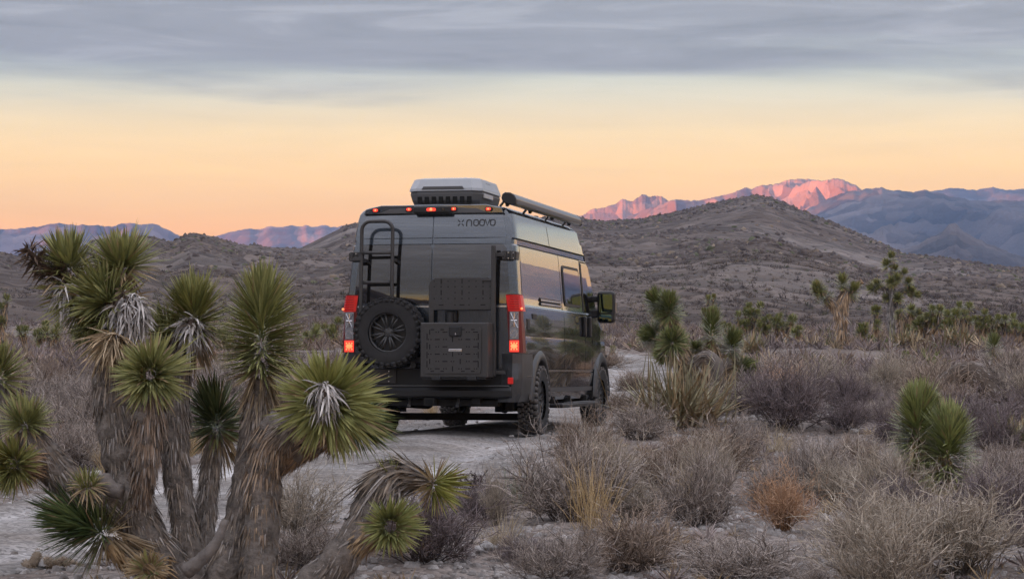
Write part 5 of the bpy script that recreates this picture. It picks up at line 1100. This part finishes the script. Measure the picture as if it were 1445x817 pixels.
a = tufts(n, xx, yy, height(xx, yy) - .01, .05 + .13 * rs.random(n) ** 1.5, np.where(rs.random((n, 1)) < .75, pal(rs, n, (.16, .13, .12), (.32, .27, .255)), pal(rs, n, (.28, .2, .12), (.46, .36, .22))), 6, 22, .005)
tag(link('undergrowth', a.mesh('undergrowth'), M_TWIG), 'low dry undergrowth between the shrubs', 'undergrowth', None, 'stuff')
# farther scrub, past counting: one mass
n = 20000; yy = 40 + 108 * rs.random(n) ** .8; xx = (rs.random(n) - .5) * .5 * yy; ok = (road_dist(xx, yy) > 1.9) & (fbm(xx * .12, yy * .12, 3, 44) > -.22) & ~hole(xx, yy); xx, yy = xx[ok][:8200], yy[ok][:8200]; n = len(xx)
sz = .22 + .34 * rs.random(n); u = rs.random((n, 1)); cb = np.where(u < .5, pal(rs, n, (.17, .14, .135), (.30, .255, .245)), np.where(u < .8, pal(rs, n, (.16, .12, .10), (.30, .23, .185)), np.where(u < .93, pal(rs, n, (.28, .22, .145), (.42, .34, .235)), pal(rs, n, (.12, .135, .06), (.2, .21, .09)))))
a = tufts(n, xx, yy, height(xx, yy) - .02, sz, cb, 5); tag(link('scrub', a.mesh('scrub'), M_TWIG), 'mass of grey brown desert scrub stretching to the foot of the hills', 'scrub', None, 'stuff')
def hill_scrub(at, n, px0, px1, seed, tmin, smin, smax, keep, split):
    r = np.random.default_rng(seed); p = px0 + (px1 - px0) * r.random(n * 2); t = tmin + (1.01 - tmin) * r.random(n * 2) ** 1.1; v = at(p, t); m = keep(v, r); v = v[m][:n]; n = len(v)
    s = smin + (smax - smin) * r.random(n) ** 2.5
    col = np.where(r.random((n, 1)) < .84, pal(r, n, (.085, .068, .060), (.15, .125, .112)), np.where(r.random((n, 1)) < .5, pal(r, n, (.085, .09, .05), (.13, .13, .075)), pal(r, n, (.16, .125, .09), (.25, .20, .145))))
    f = v[:, 1] < split; a = tufts(f.sum(), v[f, 0], v[f, 1], v[f, 2] - .05, s[f] * 1.05, col[f], seed, 20, .03)
    v, s, col = v[~f], s[~f][:, None, None], col[~f]; n = len(v)
    ic = np.array([(math.cos(q) * w_, math.sin(q) * w_, h) for w_, h in ((1, 0), (.85, .55)) for q in np.arange(5) * 1.2566] + [(0, 0, .95)]); fq = [[k, (k + 1) % 5, 5 + (k + 1) % 5, 5 + k] for k in range(5)]; ft = [[5 + k, 5 + (k + 1) % 5, 10] for k in range(5)]
    V = ic[None] * s * (1 + r.normal(size=(n, 11, 3)) * .25); V += v[:, None]; V[:, :, 2] -= .08
    o = (np.arange(n) * 11)[:, None, None]; a.add(V.reshape(-1, 3), (o + np.array(fq)).reshape(-1, 4), (o + np.array(ft)).reshape(-1, 3), np.repeat(col, 11, 0)); return a
kp = lambda v, r: fbm(v[:, 0] / 60, v[:, 1] / 60, 4, 66) + .18 * r.normal(size=len(v)) > -.22
a = hill_scrub(at_big, 36000, 480, 1650, 7, .0, .12, .62, kp, 300); tag(link('hill_scrub', a.mesh('hill_scrub'), M_TWIG), 'dark dotted scrub over the slopes of the right hill', 'scrub', None, 'stuff')
a = hill_scrub(at_left, 24000, -260, 1000, 8, .0, .10, .5, kp, 240); tag(link('hill_scrub', a.mesh('hill_scrub'), M_TWIG), 'dark dotted scrub over the slopes of the left hill', 'scrub', None, 'stuff')
# ------------------------------------------------------------------ stones
def stone_mesh(seed):
    bm = bmesh.new(); bmesh.ops.create_icosphere(bm, subdivisions=2, radius=.5); r = np.random.default_rng(seed); pl = rdir(9, r)
    for v in bm.verts:
        c = np.array(v.co)
        for q in pl:
            dd = c @ q - .36
            if dd > 0: c = c - q * dd
        v.co = Vector(c * (1, .8, .62))
    me = bpy.data.meshes.new('stone'); bm.to_mesh(me); bm.free(); ca = me.color_attributes.new('Col', 'FLOAT_COLOR', 'POINT'); g = .22 + .2 * r.random(); 
    ca.data.foreach_set('color', np.tile((g * 1.02, g * .98, g * .95, 1), (len(me.vertices), 1)).astype(np.float32).ravel()); me.materials.append(M_STONE); return me
stn = [stone_mesh(s) for s in range(6)]
for k, (px, py, w_, lb) in enumerate([(978, 622, 20, 'flat grey stone on the clearing below the yucca clump'), (736, 760, 20, 'blue grey stone below the small yucca'), (820, 730, 22, 'grey stone at the foot of the golden grass'), (1205, 612, 18, 'grey stone beside the small dark bush'), (1192, 655, 16, 'pale stone on the gravel strip left of the young Joshua tree'), (1010, 650, 14, 'small pale stone left of the round grey bush'),
        (762, 718, 15, 'pale stone behind the small yucca'), (975, 800, 18, 'pale stone between the bottom bushes'), (705, 700, 13, 'pale stone at the left foot of the small yucca'), (1355, 530, 30, 'pale cap stone on the dark mound at right')]):
    g = ground_px(px, py); s = w_ * g[1] / F; o = link('stone', stn[k % 6], None, None, g + np.array((0, 0, s * .12))); o.scale = (s, s, s * .9); o.rotation_euler = (0, 0, k * 1.3); tag(o, lb, 'stone')
for k in range(90):
    while True:
        px = rs.random() * 1500 - 30; py = 600 + 230 * rs.random()
        g = ground_px(px, py)
        if road_dist(g[:1], g[1:2])[0] > 1.2: break
    s = .05 + .12 * rs.random() ** 2.5; o = link('stone', stn[rs.integers(6)], None, None, g + np.array((0, 0, s * .1))); o.scale = (s, s, s); o.rotation_euler = (0, 0, rs.random() * 6); tag(o, 'small pale stone lying on the gravelly ground', 'stone', 'loose stones on the gravel')
# gravel: tens of thousands of pebbles in one mass
n = 60000; yy = 13.5 + 26 * rs.random(n) ** 1.3; xx = (rs.random(n) - .5) * .46 * yy; dr = road_dist(xx, yy); kk = rs.random(n) < np.where(dr < 1.1, .16, np.where(dr < 2.1, .8, .62)) * np.clip(.55 + fbm(xx * .8, yy * .8, 3, 71) * 1.6, .1, 1)
xx, yy, dr = xx[kk], yy[kk], dr[kk]; n = len(xx); s = (.010 + .034 * rs.random(n) ** 3) * np.where(dr < 1.3, .8, 1.15)
oc = np.array([(math.cos(q) * w_, math.sin(q) * w_ * .8, h) for w_, h in ((1, 0), (.62, .55)) for q in np.arange(5) * 1.2566]); ft = [f for k in range(5) for f in ([k, (k + 1) % 5, 5 + k], [(k + 1) % 5, 5 + (k + 1) % 5, 5 + k])] + [[5, 6, 7], [5, 7, 8], [5, 8, 9]]
an = rs.random(n) * 6.283; V = oc[None] * s[:, None, None] * (1 + rs.normal(size=(n, 10, 3)) * .22); V = np.stack([V[..., 0] * np.cos(an)[:, None] - V[..., 1] * np.sin(an)[:, None], V[..., 0] * np.sin(an)[:, None] + V[..., 1] * np.cos(an)[:, None], V[..., 2]], -1)
V += np.stack([xx, yy, np.where(dr < 1.5, hbase(xx, yy, dr) - .004, height(xx, yy)) - .003], -1)[:, None]; cb = pal(rs, n, (.13, .115, .105), (.36, .34, .325), .1); a = Acc(); a.add(V.reshape(-1, 3), None, ((np.arange(n) * 10)[:, None, None] + np.array(ft)).reshape(-1, 3), np.repeat(cb, 10, 0))
tag(link('gravel', a.mesh('gravel'), M_STONE), 'loose pale gravel strewn over the ground and road', 'gravel', None, 'stuff')
# ------------------------------------------------------------------ small things
a = Acc(); g = ground_px(672, 690); st = []
for k in range(14):
    e = np.array((rs.normal() * .13, rs.normal() * .08, .04 + .13 * rs.random())); q = spline([(0, 0, 0), e * .5 + rs.normal(size=3) * .03, e], 7); tube(a, q, np.linspace(.007, .004, 7), 6, (.06, .045, .045)); thatch(a, q, .009, 22, rs, .022, .008, ((.04, .03, .03), (.1, .075, .07)), 65, True, .05, 0)
tag(link('dead_sprig', a.mesh('dead_sprig'), M_THATCH, None, g), 'dark dead sprig lying at the road edge left of the small yucca', 'dead sprig')
def cholla(px, py, hpx, seed, label, ar):
    r = np.random.default_rng(seed); g = P(px, py, 15.2); g[2] = height(g[0], g[1]); m_ = 15.2 / F; a = Acc()
    for (x0, y0, x1, y1) in ar:
        p = spline([(x0 * m_, 0, y0 * m_), ((x0 + x1) / 2 * m_, .02 * r.normal(), (y0 + y1) / 2 * m_ + .004), (x1 * m_, .03 * r.normal(), y1 * m_)], 9); tube(a, p, np.r_[.024, np.full(7, .030), .02], 9, (.2, .16, .12))
        n = 260; i = r.integers(0, 9, n); d = rdir(n, r); blades(a, p[i] + d * .024, d + rdir(n, r) * .3, .018, .004, pal(r, n, (.3, .24, .18), (.5, .42, .33)), r, None, False)
    tag(link('cholla_cactus', a.mesh('cholla_cactus'), M_TWIG, None, g), label, 'cactus')
cholla(45, 812, 30, 1, 'small upright brown cholla cactus in the bottom left corner', [(0, -14, 0, 8), (0, 4, 6, 22), (-2, 0, -10, 8)])
cholla(92, 806, 30, 2, 'low sprawling brown cholla cactus left of the big tree foot', [(-20, 2, 0, 8), (0, 6, 14, 2), (-6, 4, -2, -14), (8, 4, 22, -6), (-20, 2, -26, 8)])
g = ground_px(1362, 572); a = Acc()
for pts, rd in (([(-.5, 0, .05), (-.2, .05, .34), (.05, 0, .46), (.3, -.05, .3)], .15), ([(.1, -.05, .4), (.3, -.1, .2), (.42, -.15, .02)], .13), ([(-.1, .1, .3), (-.35, .1, .15), (-.6, .05, .03)], .1)):
    p = spline(pts, 14); tube(a, p, np.linspace(rd, rd * .8, 14), 10, (.1, .08, .065)); thatch(a, p, rd, 520, rs, .06, .012, ((.10, .078, .062), (.19, .155, .13)), 16, False, .3, .2)
tag(link('dead_log', a.mesh('dead_log', True), M_THATCH, None, g), 'dark collapsed dead trunk heaped among the shrubs at right', 'dead log')
